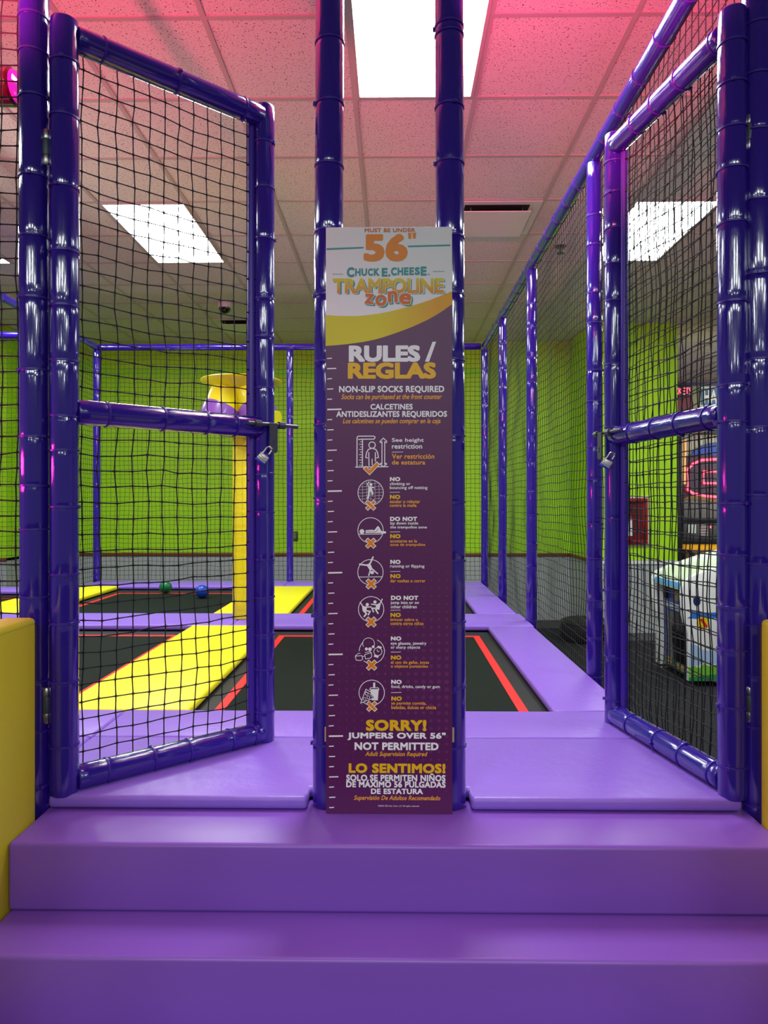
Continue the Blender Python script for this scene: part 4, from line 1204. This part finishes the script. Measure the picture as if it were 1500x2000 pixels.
m = MB(); m.box(AX(1330), x1a, AY - 0.04, AY + 0.06, AZ(1012), AZ(975), 0.006); m.build('ramp_panel', mat('grey_laminate', rgb(126, 120, 124), 0.45), t)
m = MB(); m.prism([(AX(1328), AZ(975)), (AX(1345), AZ(966)), (AX(1400), AZ(977)), (AX(1400), AZ(984)), (AX(1362), AZ(977))], AY - 0.05, AY - 0.03, 'y'); m.build('wood_trim', mat('tan_wood_trim', rgb(150, 110, 70), 0.5), t)
m = MB(); m.box(AX(1322), x1a, AY - 0.06, AY + 0.06, AZ(1020), AZ(1011), 0.004); m.box(AX(1322), x1a, AY - 0.06, AY + 0.06, AZ(1062), AZ(1052), 0.004); m.build('black_bars', BLKMETAL, t)
m = MB(); m.box(AX(1330), x1a, AY - 0.03, AY + 0.06, AZ(1052), AZ(1020), 0.004); cp = m.build('control_panel', mat('dark_grey_panel', rgb(84, 80, 84), 0.5), t)
m = MB(); m.box(AX(1339), AX(1343), AY - 0.034, AY - 0.029, AZ(1040), AZ(1024)); m.box(AX(1345), AX(1354), AY - 0.034, AY - 0.029, AZ(1041), AZ(1024)); m.build('white_card', WHITEPL, cp)
m = MB()
for q in range(5): m.box(AX(1360), AX(1377), AY - 0.034, AY - 0.029, AZ(1025.5 + q * 5.2), AZ(1022 + q * 5.2))
m.build('striped_label', mat('pink_grey_label', rgb(190, 165, 175), 0.5), cp)
m = MB(); m.box(AX(1380), AX(1383), AY - 0.036, AY - 0.029, AZ(1031), AZ(1027)); m.build('indicator_light', NEON, cp)
m = MB(); m.box(AX(1332), x1a, AY - 0.03, AY + 0.06, AZ(1073), AZ(1062), 0.004); m.build('amber_strip', mat('amber_strip_light', rgb(230, 160, 20), 0.4, emit=0.35, ecol=(1, 0.5, 0.02, 1)), t)
m = MB(); m.box(AX(1332), x1a, AY - 0.05, AY + 0.06, AZ(1091), AZ(1073), 0.004); m.box(AX(1326), x1a, AY - 0.07, AY + 0.06, AZ(1110), AZ(1099), 0.003); m.build('wood_panel', mat('brown_wood_panel', rgb(150, 112, 66), 0.5), t)
m = MB(); m.box(AX(1322), x1a, AY - 0.08, AY + 0.06, AZ(1099), AZ(1091), 0.003); m.box(AX(1322), x1a, AY - 0.08, AY + 0.06, 0.04, AZ(1110), 0.003); m.build('blue_base', NAVY, t)
m = MB(); m.prism([(AX(1330), AZ(1072)), (AX(1336), AZ(1072)), (AX(1362), AZ(1096)), (AX(1362), AZ(1150)), (AX(1355), AZ(1150)), (AX(1355), AZ(1100))], AY - 0.14, AY - 0.09, 'y', 0.004, 1); m.build('seat_bracket', BLKMETAL, t)


def flat_text(s, x0, x1, z0, z1, y, material, name, parent, bold=0.02):
    c = bpy.data.curves.new('t', 'FONT'); c.body = s; c.offset = bold; c.resolution_u = 3; c.extrude = 0.02
    o = bpy.data.objects.new('t', c); COL.objects.link(o)
    dg = bpy.context.evaluated_depsgraph_get(); me = o.evaluated_get(dg).to_mesh()
    vs = [v.co.copy() for v in me.vertices]
    ax = min(v.x for v in vs); bx = max(v.x for v in vs); ay = min(v.y for v in vs); by = max(v.y for v in vs)
    mb = MB(); mb.add([(x0 + (v.x - ax) / (bx - ax) * (x1 - x0), y - v.z * 0.15, z0 + (v.y - ay) / (by - ay) * (z1 - z0)) for v in vs], [tuple(p.vertices) for p in me.polygons])
    o.evaluated_get(dg).to_mesh_clear(); bpy.data.objects.remove(o, do_unlink=True); bpy.data.curves.remove(c)
    return mb.build(name, material, parent)


flat_text('TICKETS', AX(1301), AX(1345.5), AZ(772.5), AZ(759), AY - 0.031, NEON, 'display_print', td, 0.0)
flat_text('HA', AX(1370), AX(1397), AZ(789), AZ(763), AY - 0.003, WHITEPL, 'plaque_print', hp, 0.03)

# ================================================================== PARTY LIGHT BEHIND THE LEFT NET
lx, ly, lz = -1.125, 2.02, 2.668
t = thing('party_light', 'magenta party light fixture at the upper left frame edge', 'light fixture', (lx, ly, CEIL))
PUR = mat('magenta_glass', rgb(190, 10, 150), 0.1, emit=0.5, ecol=(0.9, 0.02, 0.6, 1))
m = MB(); m.tube([(lx - 0.03, ly, CEIL), (lx - 0.03, ly, lz + 0.09)], 0.010, 12); m.tube([(lx - 0.03, ly, lz + 0.09), (lx - 0.03, ly + 0.07, lz + 0.06), (lx - 0.03, ly + 0.07, lz)], 0.008, 10); m.build('hanging_bracket', BLKMETAL, t)
m = MB(); m.lathe([(0.035, -0.08), (0.050, -0.06), (0.052, 0.04), (0.045, 0.046)], (lx, ly, lz), 24, axis='x'); m.build('housing', mat('dark_red_gloss', rgb(60, 6, 24), 0.2, coat=0.5), t)
m = MB(); m.lathe([(0.045, 0.0465), (0.040, 0.055), (0.02, 0.062), (0.002, 0.064)], (lx, ly, lz), 24, axis='x'); m.build('lens', PUR, t)
